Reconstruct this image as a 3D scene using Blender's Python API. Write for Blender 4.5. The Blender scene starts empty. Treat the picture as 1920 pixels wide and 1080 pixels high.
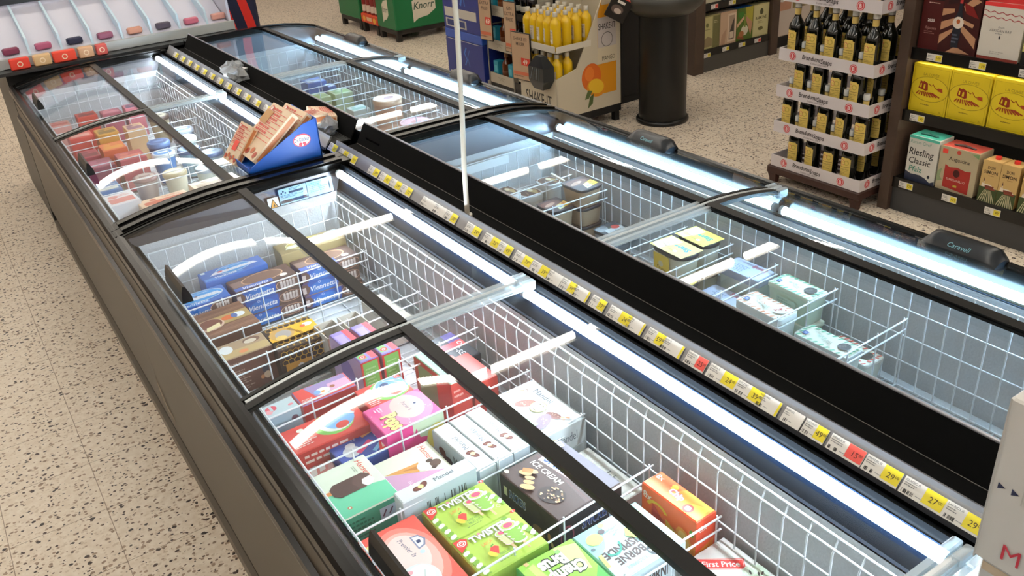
import bpy, math, random
from mathutils import Vector, Matrix
random.seed(7)
PI = math.pi
SC = bpy.context.scene
COL = SC.collection

# ---------------------------------------------------------------- materials
_mats = {}
def lin(h):
    h = h.lstrip('#')
    out = []
    for i in (0, 2, 4):
        c = int(h[i:i+2], 16) / 255
        out.append(c / 12.92 if c <= 0.04045 else ((c + 0.055) / 1.055) ** 2.4)
    return (*out, 1.0)

def new_mat(name):
    m = bpy.data.materials.new(name)
    m.use_nodes = True
    nt = m.node_tree
    nt.nodes.clear()
    out = nt.nodes.new('ShaderNodeOutputMaterial')
    return m, nt, out

def M(hexcol, rough=0.5, metal=0.0, spec=0.5, noise=0.0, nscale=60.0, bump=0.0, trans=0.0):
    key = (hexcol, rough, metal, spec, noise, nscale, bump, trans)
    if key in _mats:
        return _mats[key]
    m, nt, out = new_mat('paint_' + hexcol.lstrip('#'))
    p = nt.nodes.new('ShaderNodeBsdfPrincipled')
    c = lin(hexcol)
    p.inputs['Base Color'].default_value = c
    p.inputs['Roughness'].default_value = rough
    p.inputs['Metallic'].default_value = metal
    p.inputs['Specular IOR Level'].default_value = spec
    p.inputs['Transmission Weight'].default_value = trans
    if noise or bump:
        tc = nt.nodes.new('ShaderNodeTexCoord')
        n = nt.nodes.new('ShaderNodeTexNoise')
        n.inputs['Scale'].default_value = nscale
        n.inputs['Detail'].default_value = 5
        nt.links.new(tc.outputs['Object'], n.inputs['Vector'])
        if noise:
            r = nt.nodes.new('ShaderNodeMix'); r.data_type = 'RGBA'
            r.inputs['A'].default_value = tuple(max(0, x * (1 - noise)) for x in c[:3]) + (1,)
            r.inputs['B'].default_value = tuple(min(1, x * (1 + noise)) for x in c[:3]) + (1,)
            nt.links.new(n.outputs['Fac'], r.inputs['Factor'])
            nt.links.new(r.outputs['Result'], p.inputs['Base Color'])
        if bump:
            b = nt.nodes.new('ShaderNodeBump')
            b.inputs['Strength'].default_value = bump
            b.inputs['Distance'].default_value = 0.004
            nt.links.new(n.outputs['Fac'], b.inputs['Height'])
            nt.links.new(b.outputs['Normal'], p.inputs['Normal'])
    nt.links.new(p.outputs['BSDF'], out.inputs['Surface'])
    _mats[key] = m
    return m

def emit_mat(name, col, strength):
    m, nt, out = new_mat(name)
    e = nt.nodes.new('ShaderNodeEmission')
    e.inputs['Color'].default_value = (*col, 1)
    e.inputs['Strength'].default_value = strength
    nt.links.new(e.outputs['Emission'], out.inputs['Surface'])
    return m

def glass_mat(name, tint, ior=1.45, haze=0.0, hazecol=(0.8, 0.88, 0.92), rough=0.0):
    m, nt, out = new_mat(name)
    t = nt.nodes.new('ShaderNodeBsdfTransparent'); t.inputs['Color'].default_value = (*tint, 1)
    g = nt.nodes.new('ShaderNodeBsdfGlossy'); g.inputs['Roughness'].default_value = rough
    fr = nt.nodes.new('ShaderNodeFresnel'); ge = nt.nodes.new('ShaderNodeNewGeometry')
    mr = nt.nodes.new('ShaderNodeMapRange'); mr.inputs['To Min'].default_value = ior; mr.inputs['To Max'].default_value = 1/ior
    nt.links.new(ge.outputs['Backfacing'], mr.inputs['Value']); nt.links.new(mr.outputs['Result'], fr.inputs['IOR'])
    mx = nt.nodes.new('ShaderNodeMixShader')
    nt.links.new(fr.outputs['Fac'], mx.inputs['Fac'])
    nt.links.new(t.outputs['BSDF'], mx.inputs[1]); nt.links.new(g.outputs['BSDF'], mx.inputs[2])
    last = mx
    if haze:
        d = nt.nodes.new('ShaderNodeBsdfDiffuse'); d.inputs['Color'].default_value = (*hazecol, 1)
        m2 = nt.nodes.new('ShaderNodeMixShader'); m2.inputs['Fac'].default_value = haze
        nt.links.new(mx.outputs['Shader'], m2.inputs[1]); nt.links.new(d.outputs['BSDF'], m2.inputs[2])
        last = m2
    nt.links.new(last.outputs['Shader'], out.inputs['Surface'])
    return m

# ---------------------------------------------------------------- text cache
_txt = {}
def text_geo(s, off=0.0, shear=0.0):
    key = (s, off, shear)
    if key in _txt:
        return _txt[key]
    cu = bpy.data.curves.new('lettering', 'FONT')
    cu.body = s; cu.size = 1.0; cu.offset = off; cu.shear = shear; cu.resolution_u = 2
    ob = bpy.data.objects.new('lettering', cu)
    COL.objects.link(ob)
    dg = bpy.context.evaluated_depsgraph_get()
    me = bpy.data.meshes.new_from_object(ob.evaluated_get(dg))
    vs = [(v.co.x, v.co.y) for v in me.vertices]
    fs = [tuple(p.vertices) for p in me.polygons]
    bpy.data.objects.remove(ob); bpy.data.curves.remove(cu); bpy.data.meshes.remove(me)
    xs = [v[0] for v in vs] or [0]
    r = (vs, fs, min(xs), max(xs))
    _txt[key] = r
    return r

# ---------------------------------------------------------------- mesh builder
class MB:
    def __init__(s):
        s.v = []; s.f = []; s.mi = []; s.sm = []; s.mats = []
    def m(s, mat):
        if mat not in s.mats: s.mats.append(mat)
        return s.mats.index(mat)
    def add(s, pts, faces, mat, smooth=False):
        b = len(s.v); i = s.m(mat)
        s.v.extend([tuple(p) for p in pts])
        for f in faces:
            s.f.append(tuple(b + k for k in f)); s.mi.append(i); s.sm.append(smooth)
    def poly(s, pts, mat): s.add(pts, [tuple(range(len(pts)))], mat)
    def box(s, x0, x1, y0, y1, z0, z1, mat):
        p = [(x0,y0,z0),(x1,y0,z0),(x1,y1,z0),(x0,y1,z0),(x0,y0,z1),(x1,y0,z1),(x1,y1,z1),(x0,y1,z1)]
        s.add(p, [(0,3,2,1),(4,5,6,7),(0,1,5,4),(1,2,6,5),(2,3,7,6),(3,0,4,7)], mat)
    def cbox(s, x0, x1, y0, y1, z0, z1, mat, c=0.004):
        # box with chamfered vertical and top edges
        ring = lambda e, z: [(x0+c+e,y0+e,z),(x1-c-e,y0+e,z),(x1-e,y0+c+e,z),(x1-e,y1-c-e,z),(x1-c-e,y1-e,z),(x0+c+e,y1-e,z),(x0+e,y1-c-e,z),(x0+e,y0+c+e,z)]
        R = [ring(c,z0), ring(0,z0+c), ring(0,z1-c), ring(c,z1)]
        s.loft(R, mat, cap0=True, cap1=True)
    def loft(s, rings, mat, cap0=False, cap1=False, closed=True, smooth=False):
        n = len(rings[0]); pts = [p for r in rings for p in r]; fs = []
        for k in range(len(rings) - 1):
            for i in range(n if closed else n - 1):
                j = (i + 1) % n
                fs.append((k*n+i, k*n+j, (k+1)*n+j, (k+1)*n+i))
        s.add(pts, fs, mat, smooth)
        if cap0: s.add(rings[0], [tuple(reversed(range(n)))], mat)
        if cap1: s.add(rings[-1], [tuple(range(n))], mat)
    def cyl(s, p0, p1, r0, mat, r1=None, n=12, caps=True, smooth=True):
        p0 = Vector(p0); p1 = Vector(p1); r1 = r0 if r1 is None else r1
        d = (p1 - p0).normalized(); a = d.orthogonal().normalized(); b = d.cross(a)
        R = [[p + (a*math.cos(2*PI*i/n) + b*math.sin(2*PI*i/n))*r for i in range(n)] for p, r in ((p0, r0), (p1, r1))]
        s.loft(R, mat, caps, caps, smooth=smooth)
    def tube(s, path, r, mat, n=6, caps=True):
        path = [Vector(p) for p in path]; R = []
        d0 = (path[1] - path[0]).normalized(); a = d0.orthogonal().normalized()
        for i, p in enumerate(path):
            q0 = path[max(0, i-1)]; q1 = path[min(len(path)-1, i+1)]
            d = (q1 - q0).normalized(); a = (a - d*a.dot(d)).normalized(); b = d.cross(a)
            R.append([p + (a*math.cos(2*PI*k/n) + b*math.sin(2*PI*k/n))*r for k in range(n)])
        s.loft(R, mat, caps, caps, smooth=True)
    def lathe(s, prof, mat, c=(0,0,0), n=20, smooth=True, cap0=True, cap1=True):
        R = [[(c[0]+r*math.cos(2*PI*i/n), c[1]+r*math.sin(2*PI*i/n), c[2]+z) for i in range(n)] for r, z in prof]
        s.loft(R, mat, cap0, cap1, smooth=smooth)
    def prism(s, poly2, axis, a0, a1, mat, smooth=False):
        # extrude a 2D polygon along an axis: 'x' -> (y,z), 'y' -> (x,z), 'z' -> (x,y)
        def P(p, a): return {'x': (a, p[0], p[1]), 'y': (p[0], a, p[1]), 'z': (p[0], p[1], a)}[axis]
        R = [[P(p, a0) for p in poly2], [P(p, a1) for p in poly2]]
        s.loft(R, mat, True, True, smooth=smooth)
    def build(s, name, parent=None, loc=None, rz=0.0):
        me = bpy.data.meshes.new(name)
        me.from_pydata(s.v, [], s.f)
        for mt in s.mats: me.materials.append(mt)
        me.polygons.foreach_set('material_index', s.mi)
        me.polygons.foreach_set('use_smooth', s.sm)
        me.update()
        o = bpy.data.objects.new(name, me); COL.objects.link(o)
        if parent: o.parent = parent
        if loc: o.location = loc
        if rz: o.rotation_euler = (0, 0, rz)
        return o

def tag(o, label, cat, group=None, kind=None):
    o['label'] = label
    if cat: o['category'] = cat
    if group: o['group'] = group
    if kind: o['kind'] = kind
    return o
def struct(o, label=None):
    o['kind'] = 'structure'
    if label: o['label'] = label
    return o
def thing(name, label, cat, loc=(0,0,0), rz=0.0, group=None):
    o = bpy.data.objects.new(name, None); COL.objects.link(o)
    o.location = loc; o.rotation_euler = (0, 0, rz); o.empty_display_size = 0.05
    return tag(o, label, cat, group)
def dup(root, loc, rz, label=None, group=None):
    r = root.copy(); COL.objects.link(r); r.location = loc; r.rotation_euler = (0, 0, rz)
    if label: r['label'] = label
    if group: r['group'] = group
    for ch in list(root.children):
        c = ch.copy(); COL.objects.link(c); c.parent = r
        for g in list(ch.children):
            d = g.copy(); COL.objects.link(d); d.parent = c
    return r

# ---------------------------------------------------------------- printed faces
INK = {}
def ink(h, rough=0.45): return M(h, rough)
class Face:
    """a printed panel: u,v unit axes, W,H size in metres; x,y are 0..1"""
    def __init__(s, mb, o, u, v, W, H, fmap=None, e0=0.0004):
        s.mb = mb; s.o = Vector(o); s.u = Vector(u); s.v = Vector(v); s.n = s.u.cross(s.v)
        s.W = W; s.H = H; s.k = 0; s.fmap = fmap; s.e0 = e0
    def P(s, x, y):
        e = s.e0 + 0.00012 * s.k
        if s.fmap: return s.fmap(x * s.W, y * s.H, e)
        return s.o + s.u * (x * s.W) + s.v * (y * s.H) + s.n * e
    def poly(s, pts, col):
        s.k += 1; s.mb.poly([s.P(min(1, max(0, p[0])), min(1, max(0, p[1]))) for p in pts], ink(col))
    def rect(s, x0, y0, x1, y1, col): s.poly([(x0,y0),(x1,y0),(x1,y1),(x0,y1)], col)
    def ell(s, cx, cy, rx, ry, col, n=18, rot=0.0):
        # rx, ry as fractions of H ; rot in degrees
        c, d = math.cos(math.radians(rot)), math.sin(math.radians(rot)); k = s.H / s.W
        pts = []
        for i in range(n):
            a = 2*PI*i/n; px, py = rx*math.cos(a), ry*math.sin(a)
            pts.append((cx + (px*c - py*d)*k, cy + px*d + py*c))
        s.poly(pts, col)
    def ring(s, cx, cy, rx, ry, t, col, a0=0, a1=360, n=28):
        s.k += 1; k = s.H / s.W; pts = []; fs = []
        for i in range(n + 1):
            a = math.radians(a0 + (a1 - a0)*i/n)
            for q in (1, 1 - t): pts.append(s.P(min(1, max(0, cx + rx*q*math.cos(a)*k)), min(1, max(0, cy + ry*q*math.sin(a)))))
        for i in range(n): fs.append((2*i+1, 2*i, 2*i+2, 2*i+3))
        s.mb.add(pts, fs, ink(col))
    def line(s, pts, t, col):
        # polyline of thickness t (fraction of H)
        s.k += 1; k = s.H / s.W
        q = [Vector((p[0]/k, p[1])) for p in pts]; L = []; 
        for i, p in enumerate(q):
            d = (q[min(i+1, len(q)-1)] - q[max(0, i-1)]); d = d.normalized() if d.length else Vector((1, 0))
            nrm = Vector((-d.y, d.x)) * t/2
            L += [p + nrm, p - nrm]
        s.mb.add([s.P(p.x*k, p.y) for p in L], [(2*i+1, 2*i+3, 2*i+2, 2*i) for i in range(len(q)-1)], ink(col))
    def txt(s, t, x, y, h, col, al='c', maxw=None, rot=0.0, off=0.0, shear=0.0, outline=None, osz=0.06):
        # h: cap height as a fraction of H ; maxw: max width as fraction of W
        for c, o in (((outline, off + osz), (col, off)) if outline else ((col, off),)):
            vs, fs, x0, x1 = text_geo(t, o, shear)
            if not fs: return
            s.k += 1
            sc = h * s.H / 0.70; sx = sc
            if maxw and (x1 - x0)*sc > maxw*s.W: sx = maxw*s.W/(x1 - x0)
            shift = {'c': (x0 + x1)/2, 'l': x0, 'r': x1}[al]
            ca, sa = math.cos(math.radians(rot)), math.sin(math.radians(rot))
            pts = []
            for vx, vy in vs:
                px, py = (vx - shift)*sx, (vy - 0.35)*sc
                pts.append(s.P(x + (px*ca - py*sa)/s.W, y + (px*sa + py*ca)/s.H))
            s.mb.add(pts, fs, ink(c))
    def small(s, x, y, w, n, lh, col, seed=1):
        # rows of fine print
        r = random.Random(seed); s.k += 1
        for i in range(n):
            yy = y - i*lh; ww = w*(0.6 + 0.4*r.random()); xx = x
            while xx < x + ww:
                a = w*(0.06 + 0.1*r.random()); b = min(xx + a, x + ww)
                s.mb.poly([s.P(xx,yy), s.P(b,yy), s.P(b,yy+lh*0.45), s.P(xx,yy+lh*0.45)], ink(col))
                xx = b + w*0.03
    def bars(s, x0, y0, x1, y1, n=16, seed=3):
        r = random.Random(seed); s.k += 1; w = (x1 - x0)/n
        for i in range(n):
            if r.random() < 0.62:
                a = x0 + i*w; b = a + w*(0.35 + 0.6*r.random())
                s.mb.poly([s.P(a,y0), s.P(b,y0), s.P(b,y1), s.P(a,y1)], ink('#1a1a1a'))

AX = {'x': ((1,0,0),(0,1,0)), 'y': ((0,1,0),(-1,0,0)), '-x': ((-1,0,0),(0,-1,0)), '-y': ((0,-1,0),(1,0,0))}
def top_face(mb, w, d, z, o):
    u, v = AX[o]; u = Vector(u); v = Vector(v)
    W, H = (w, d) if o in ('x', '-x') else (d, w)
    return Face(mb, Vector((0,0,z)) - u*W/2 - v*H/2, u, v, W, H)
def carton_mb(w, d, h, col, top=None, o='x', art=None, front=None, left=None, sidecol=None):
    mb = MB(); a, b = w/2, d/2
    side = M(sidecol or col, 0.42); tp = M(top or col, 0.42)
    c = 0.0022
    # slightly chamfered board edges
    r0 = [(-a,-b,0),(a,-b,0),(a,b,0),(-a,b,0)]
    r1 = [(x,y,h-c) for x,y,_ in r0]; r2 = [(x-math.copysign(c,x), y-math.copysign(c,y), h) for x,y,_ in r0]
    mb.loft([r0, r1], side, cap0=True); mb.loft([r1, r2], tp, cap1=True)
    if art: art(top_face(mb, w-2*c, d-2*c, h, o))
    if front: front(Face(mb, (-a,-b,0), (1,0,0), (0,0,1), w, h-c))
    if left: left(Face(mb, (-a,b,0), (0,-1,0), (0,0,1), d, h-c))
    return mb
def carton(name, label, fit, h, col, cat='carton', group=None, **kw):
    cx, cy, zt, w, d, yaw = fit
    o = carton_mb(w, d, h, col, **kw).build(name, None, (cx, cy, zt - h), math.radians(yaw))
    return tag(o, label, cat, group)

def rrect(w, d, r, n=5):
    pts = []
    for cx, cy, a0 in ((w/2-r, d/2-r, 0), (-w/2+r, d/2-r, 90), (-w/2+r, -d/2+r, 180), (w/2-r, -d/2+r, 270)):
        for i in range(n + 1):
            a = math.radians(a0 + 90*i/n); pts.append((cx + r*math.cos(a), cy + r*math.sin(a)))
    return pts
def tub(label, fit, h, body, rim, lidcol, o='y', art=None, r=0.3, group=None, name='ice_cream_tub', taper=0.86, front=None, left=None, trans=0.0, ring=0.955):
    cx, cy, zt, w, d, yaw = fit
    R = r * min(w, d)
    t = thing(name, label, 'tub', (cx, cy, zt - h), math.radians(yaw), group)
    mb = MB(); L = lambda k, z: [(x*k, y*k, z) for x, y in rrect(w, d, R)]
    mb.loft([L(taper*0.97, 0), L(taper, 0.004), L(0.96, h*0.88)], M(body, 0.35, trans=trans), cap0=True, cap1=True, smooth=True)
    if front: front(Face(mb, (-w*0.42, -d*0.475, 0), (1,0,0), (0,-0.06,1), w*0.84, h*0.9))
    if left: left(Face(mb, (-w*0.475, d*0.42, 0), (0,-1,0), (-0.06,0,1), d*0.84, h*0.9))
    mb.build('tub_body', t)
    mb = MB()
    mb.loft([L(0.99, h*0.86), L(1.0, h*0.88), L(1.0, h*0.975), L(0.985, h*0.99)], M(rim, 0.3), cap0=True, cap1=True, smooth=True)
    mb.loft([L(0.975, h*0.99), L(ring + 0.005, h)], M(rim, 0.3)); mb.poly(L(ring, h*0.9905), M(lidcol, 0.35))
    mb.loft([L(ring, h*0.9905), L(ring + 0.005, h)], M(rim, 0.3))
    if art: art(top_face(mb, w*(ring - 0.025), d*(ring - 0.025), h*0.992, o))
    mb.build('lid', t)
    return t
# ---------------------------------------------------------------- camera, world, render look
cam = bpy.data.cameras.new('camera'); cam.sensor_width = 36.0; cam.lens = 1644.4 / 1920 * 36.0
cam.clip_start = 0.02; cam.clip_end = 100
co = bpy.data.objects.new('camera', cam); COL.objects.link(co); SC.camera = co
_R = [[0.827135, -0.558074, -0.066345], [-0.312397, -0.358426, -0.879738], [0.467179, 0.748388, -0.470807]]
rot = Matrix([[_R[0][i], -_R[1][i], -_R[2][i]] for i in range(3)])
co.matrix_world = Matrix.Translation((0, 0, 1.95)) @ rot.to_4x4()
w = bpy.data.worlds.new('world'); SC.world = w; w.use_nodes = True
w.node_tree.nodes['Background'].inputs['Color'].default_value = (0.9, 0.93, 1, 1)
w.node_tree.nodes['Background'].inputs['Strength'].default_value = 0.02
vs_ = SC.view_settings
vs_.view_transform = 'Standard'; vs_.look = 'None'; vs_.gamma = 1.0; vs_.use_curve_mapping = False; vs_.exposure = 0.40
SC.display_settings.display_device = 'sRGB'
try:
    SC.cycles.use_denoising = True
    SC.cycles.transparent_max_bounces = 16
    SC.cycles.sample_clamp_indirect = 6.0
    SC.cycles.caustics_reflective = False
except Exception: pass

# ---------------------------------------------------------------- room
def floor_mat():
    m, nt, out = new_mat('terrazzo_tiles'); N = nt.nodes; Lk = nt.links
    p = N.new('ShaderNodeBsdfPrincipled'); p.inputs['Roughness'].default_value = 0.32; p.inputs['Specular IOR Level'].default_value = 0.35
    geo = N.new('ShaderNodeNewGeometry')
    base = N.new('ShaderNodeTexNoise'); base.inputs['Scale'].default_value = 38; base.inputs['Detail'].default_value = 4
    Lk.new(geo.outputs['Position'], base.inputs['Vector'])
    ramp = N.new('ShaderNodeValToRGB'); ramp.color_ramp.elements[0].position = 0.35; ramp.color_ramp.elements[1].position = 0.68
    ramp.color_ramp.elements[0].color = lin('#dccdb8'); ramp.color_ramp.elements[1].color = lin('#ebe0cf')
    Lk.new(base.outputs['Fac'], ramp.inputs['Fac'])
    cur = ramp.outputs['Color']
    warp = N.new('ShaderNodeTexNoise'); warp.inputs['Scale'].default_value = 55
    Lk.new(geo.outputs['Position'], warp.inputs['Vector'])
    wv = N.new('ShaderNodeVectorMath'); wv.operation = 'MULTIPLY_ADD'
    wv.inputs[1].default_value = (0.012, 0.012, 0.012); Lk.new(warp.outputs['Color'], wv.inputs[0]); Lk.new(geo.outputs['Position'], wv.inputs[2])
    # three families of stone chips
    for scale, thr, size, cols in ((95, 0.55, 0.62, ('#cbb9a2', '#e6dac8')), (58, 0.66, 0.44, ('#8a7460', '#a48c76')), (42, 0.76, 0.34, ('#241a17', '#453229')), (75, 0.80, 0.40, ('#2a201c', '#5a463a'))):
        vo = N.new('ShaderNodeTexVoronoi'); vo.inputs['Scale'].default_value = scale
        st = N.new('ShaderNodeVectorMath'); st.operation = 'MULTIPLY'; st.inputs[1].default_value = (1.0, 1.25, 0.0)
        Lk.new(wv.outputs['Vector'], st.inputs[0]); Lk.new(st.outputs['Vector'], vo.inputs['Vector'])
        sep = N.new('ShaderNodeSeparateColor'); Lk.new(vo.outputs['Color'], sep.inputs['Color'])
        gt = N.new('ShaderNodeMath'); gt.operation = 'GREATER_THAN'; gt.inputs[1].default_value = thr; Lk.new(sep.outputs['Red'], gt.inputs[0])
        sz = N.new('ShaderNodeMath'); sz.operation = 'MULTIPLY_ADD'; sz.inputs[1].default_value = size*0.6; sz.inputs[2].default_value = size*0.5
        Lk.new(sep.outputs['Green'], sz.inputs[0])
        lt = N.new('ShaderNodeMath'); lt.operation = 'LESS_THAN'; Lk.new(vo.outputs['Distance'], lt.inputs[0]); Lk.new(sz.outputs['Value'], lt.inputs[1])
        mk = N.new('ShaderNodeMath'); mk.operation = 'MULTIPLY'; Lk.new(gt.outputs['Value'], mk.inputs[0]); Lk.new(lt.outputs['Value'], mk.inputs[1])
        cm = N.new('ShaderNodeMix'); cm.data_type = 'RGBA'; cm.inputs['A'].default_value = lin(cols[0]); cm.inputs['B'].default_value = lin(cols[1]); Lk.new(sep.outputs['Blue'], cm.inputs['Factor'])
        mx = N.new('ShaderNodeMix'); mx.data_type = 'RGBA'; Lk.new(mk.outputs['Value'], mx.inputs['Factor']); Lk.new(cur, mx.inputs['A']); Lk.new(cm.outputs['Result'], mx.inputs['B'])
        cur = mx.outputs['Result']
    # 30 cm tile joints
    sx = N.new('ShaderNodeSeparateXYZ'); Lk.new(geo.outputs['Position'], sx.inputs['Vector']); js = []
    for ax, off in (('X', 0.02), ('Y', 0.0)):
        a = N.new('ShaderNodeMath'); a.operation = 'SUBTRACT'; a.inputs[1].default_value = off; Lk.new(sx.outputs[ax], a.inputs[0])
        d = N.new('ShaderNodeMath'); d.operation = 'PINGPONG'; d.inputs[1].default_value = 0.15; Lk.new(a.outputs['Value'], d.inputs[0])
        l = N.new('ShaderNodeMath'); l.operation = 'LESS_THAN'; l.inputs[1].default_value = 0.0012; Lk.new(d.outputs['Value'], l.inputs[0]); js.append(l)
    j = N.new('ShaderNodeMath'); j.operation = 'MAXIMUM'; Lk.new(js[0].outputs['Value'], j.inputs[0]); Lk.new(js[1].outputs['Value'], j.inputs[1])
    mx = N.new('ShaderNodeMix'); mx.data_type = 'RGBA'; mx.inputs['B'].default_value = lin('#8d7a66'); Lk.new(j.outputs['Value'], mx.inputs['Factor']); Lk.new(cur, mx.inputs['A'])
    Lk.new(mx.outputs['Result'], p.inputs['Base Color']); Lk.new(p.outputs['BSDF'], out.inputs['Surface'])
    return m
b = MB(); b.box(-4, 9, -3, 13.5, -0.06, 0, floor_mat()); struct(b.build('floor'), 'speckled beige terrazzo floor tiles')
CE = 3.2
b = MB(); b.box(-4, 9, -3, 13.5, CE + 0.06, CE + 0.12, M('#d6d0c8', 0.8)); struct(b.build('ceiling'), 'pale flat shop ceiling')
wallm = M('#b9b0ac', 0.7)
for nm, bx in (('wall_back', (-4, 9, 13.5, 13.6)), ('wall_front', (-4, 9, -3.1, -3)), ('wall_left', (-4.1, -4, -3, 13.5)), ('wall_right', (9, 9.1, -3, 13.5))):
    b = MB(); b.box(*bx, 0, CE + 0.06, wallm); struct(b.build(nm))

# ceiling tube lights, in rows across the aisles
lamp_em = emit_mat('lamp_tube', (1.0, 0.93, 0.83), 22.0)
row_i = 0
for y in (-1.6, 1.4, 4.4, 7.3, 10.2):
    for k in range(6):
        x0 = -3.13 + k * 1.62
        t = thing('ceiling_light', 'long ceiling tube light in the rows above the aisles', 'ceiling light', (x0 + 0.78, y, CE), 0, 'ceiling tube lights')
        b = MB(); b.box(-0.74, 0.74, -0.03, 0.03, -0.03, 0.06, M('#d8d4cc', 0.5)); b.build('housing', t)
        b = MB(); b.cyl((-0.73, 0, -0.065), (0.73, 0, -0.065), 0.028, lamp_em, n=12); b.build('tube', t)

# ---------------------------------------------------------------- chest freezers
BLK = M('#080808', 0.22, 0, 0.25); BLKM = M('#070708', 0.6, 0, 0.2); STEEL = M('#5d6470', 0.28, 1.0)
PANEL = M('#40392e', 0.36, 0.5, 0.4, noise=0.06, nscale=4)
LINER = M('#c3c7cb', 0.45, 0.0, 0.4, noise=0.14, nscale=160, bump=0.35)
DARKST = M('#15181d', 0.8, 0.0, 0.03); NAVYST = M('#061120', 0.8, 0.0, 0.03)
FRAME = M('#0b0a08', 0.45, 0, 0.25); WHITE = M('#eef2f4', 0.35); NAVY = M('#04090f', 0.6, 0, 0.1)
GLASS = glass_mat('clear_glass', (0.975, 0.99, 0.99), 1.34)
CLEAR = glass_mat('clear_plastic', (0.93, 0.97, 0.99), 1.45, 0.30, (0.86, 0.94, 0.99), 0.06)
LED = emit_mat('led_tube', (0.78, 0.90, 1.0), 72.0); LEDR = emit_mat('led_tube_cold', (0.44, 0.74, 1.0), 74.0)
WIRE = M('#e3e9ee', 0.35)

PL = [(0.335, 0.842), (0.44, 0.856), (0.537, 0.868), (0.64, 0.880), (0.735, 0.888), (0.82, 0.892), (0.90, 0.893), (1.0, 0.890), (1.11, 0.884)]
PR = [(1.29, 0.922), (1.40, 0.923), (1.50, 0.922), (1.62, 0.919), (1.74, 0.914), (1.83, 0.908), (1.925, 0.898), (2.0, 0.887), (2.085, 0.868)]
def gz(P, x):
    if P is PL and x < 0.742: q = (0.742 - x)/0.407; return 0.888 - 0.046*q*q
    if P is PL: return 0.888
    if x > 1.752: q = (x - 1.752)/0.333; return 0.915 - 0.047*q*q
    return 0.915
    if x <= P[0][0]: return P[0][1]
    for (a, za), (c, zc) in zip(P, P[1:]):
        if x <= c: return za + (zc - za)*(x - a)/(c - a)
    return P[-1][1]
def arc(P, xa, xb, dz=0.0, n=8):
    return [(xa + (xb - xa)*i/n, gz(P, xa + (xb - xa)*i/n) + dz) for i in range(n + 1)]
def strip(mb, P, xa, xb, y0, y1, dz0, dz1, mat, n=8):
    lo = arc(P, xa, xb, dz0, n); hi = arc(P, xa, xb, dz1, n)
    ring = lambda y: [(x, y, z) for x, z in lo] + [(x, y, z) for x, z in reversed(hi)]
    R = [ring(y0), ring(y1)]; m = len(R[0])
    pts = R[0] + R[1]; fs = [(i, (i+1) % m, m + (i+1) % m, m + i) for i in range(m)]
    k = n + 1
    for i in range(n):
        fs.append((i, m-1-i, m-2-i, i+1)); fs.append((m+i, m+i+1, 2*m-2-i, 2*m-1-i))
    mb.add(pts, fs, mat)

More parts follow.
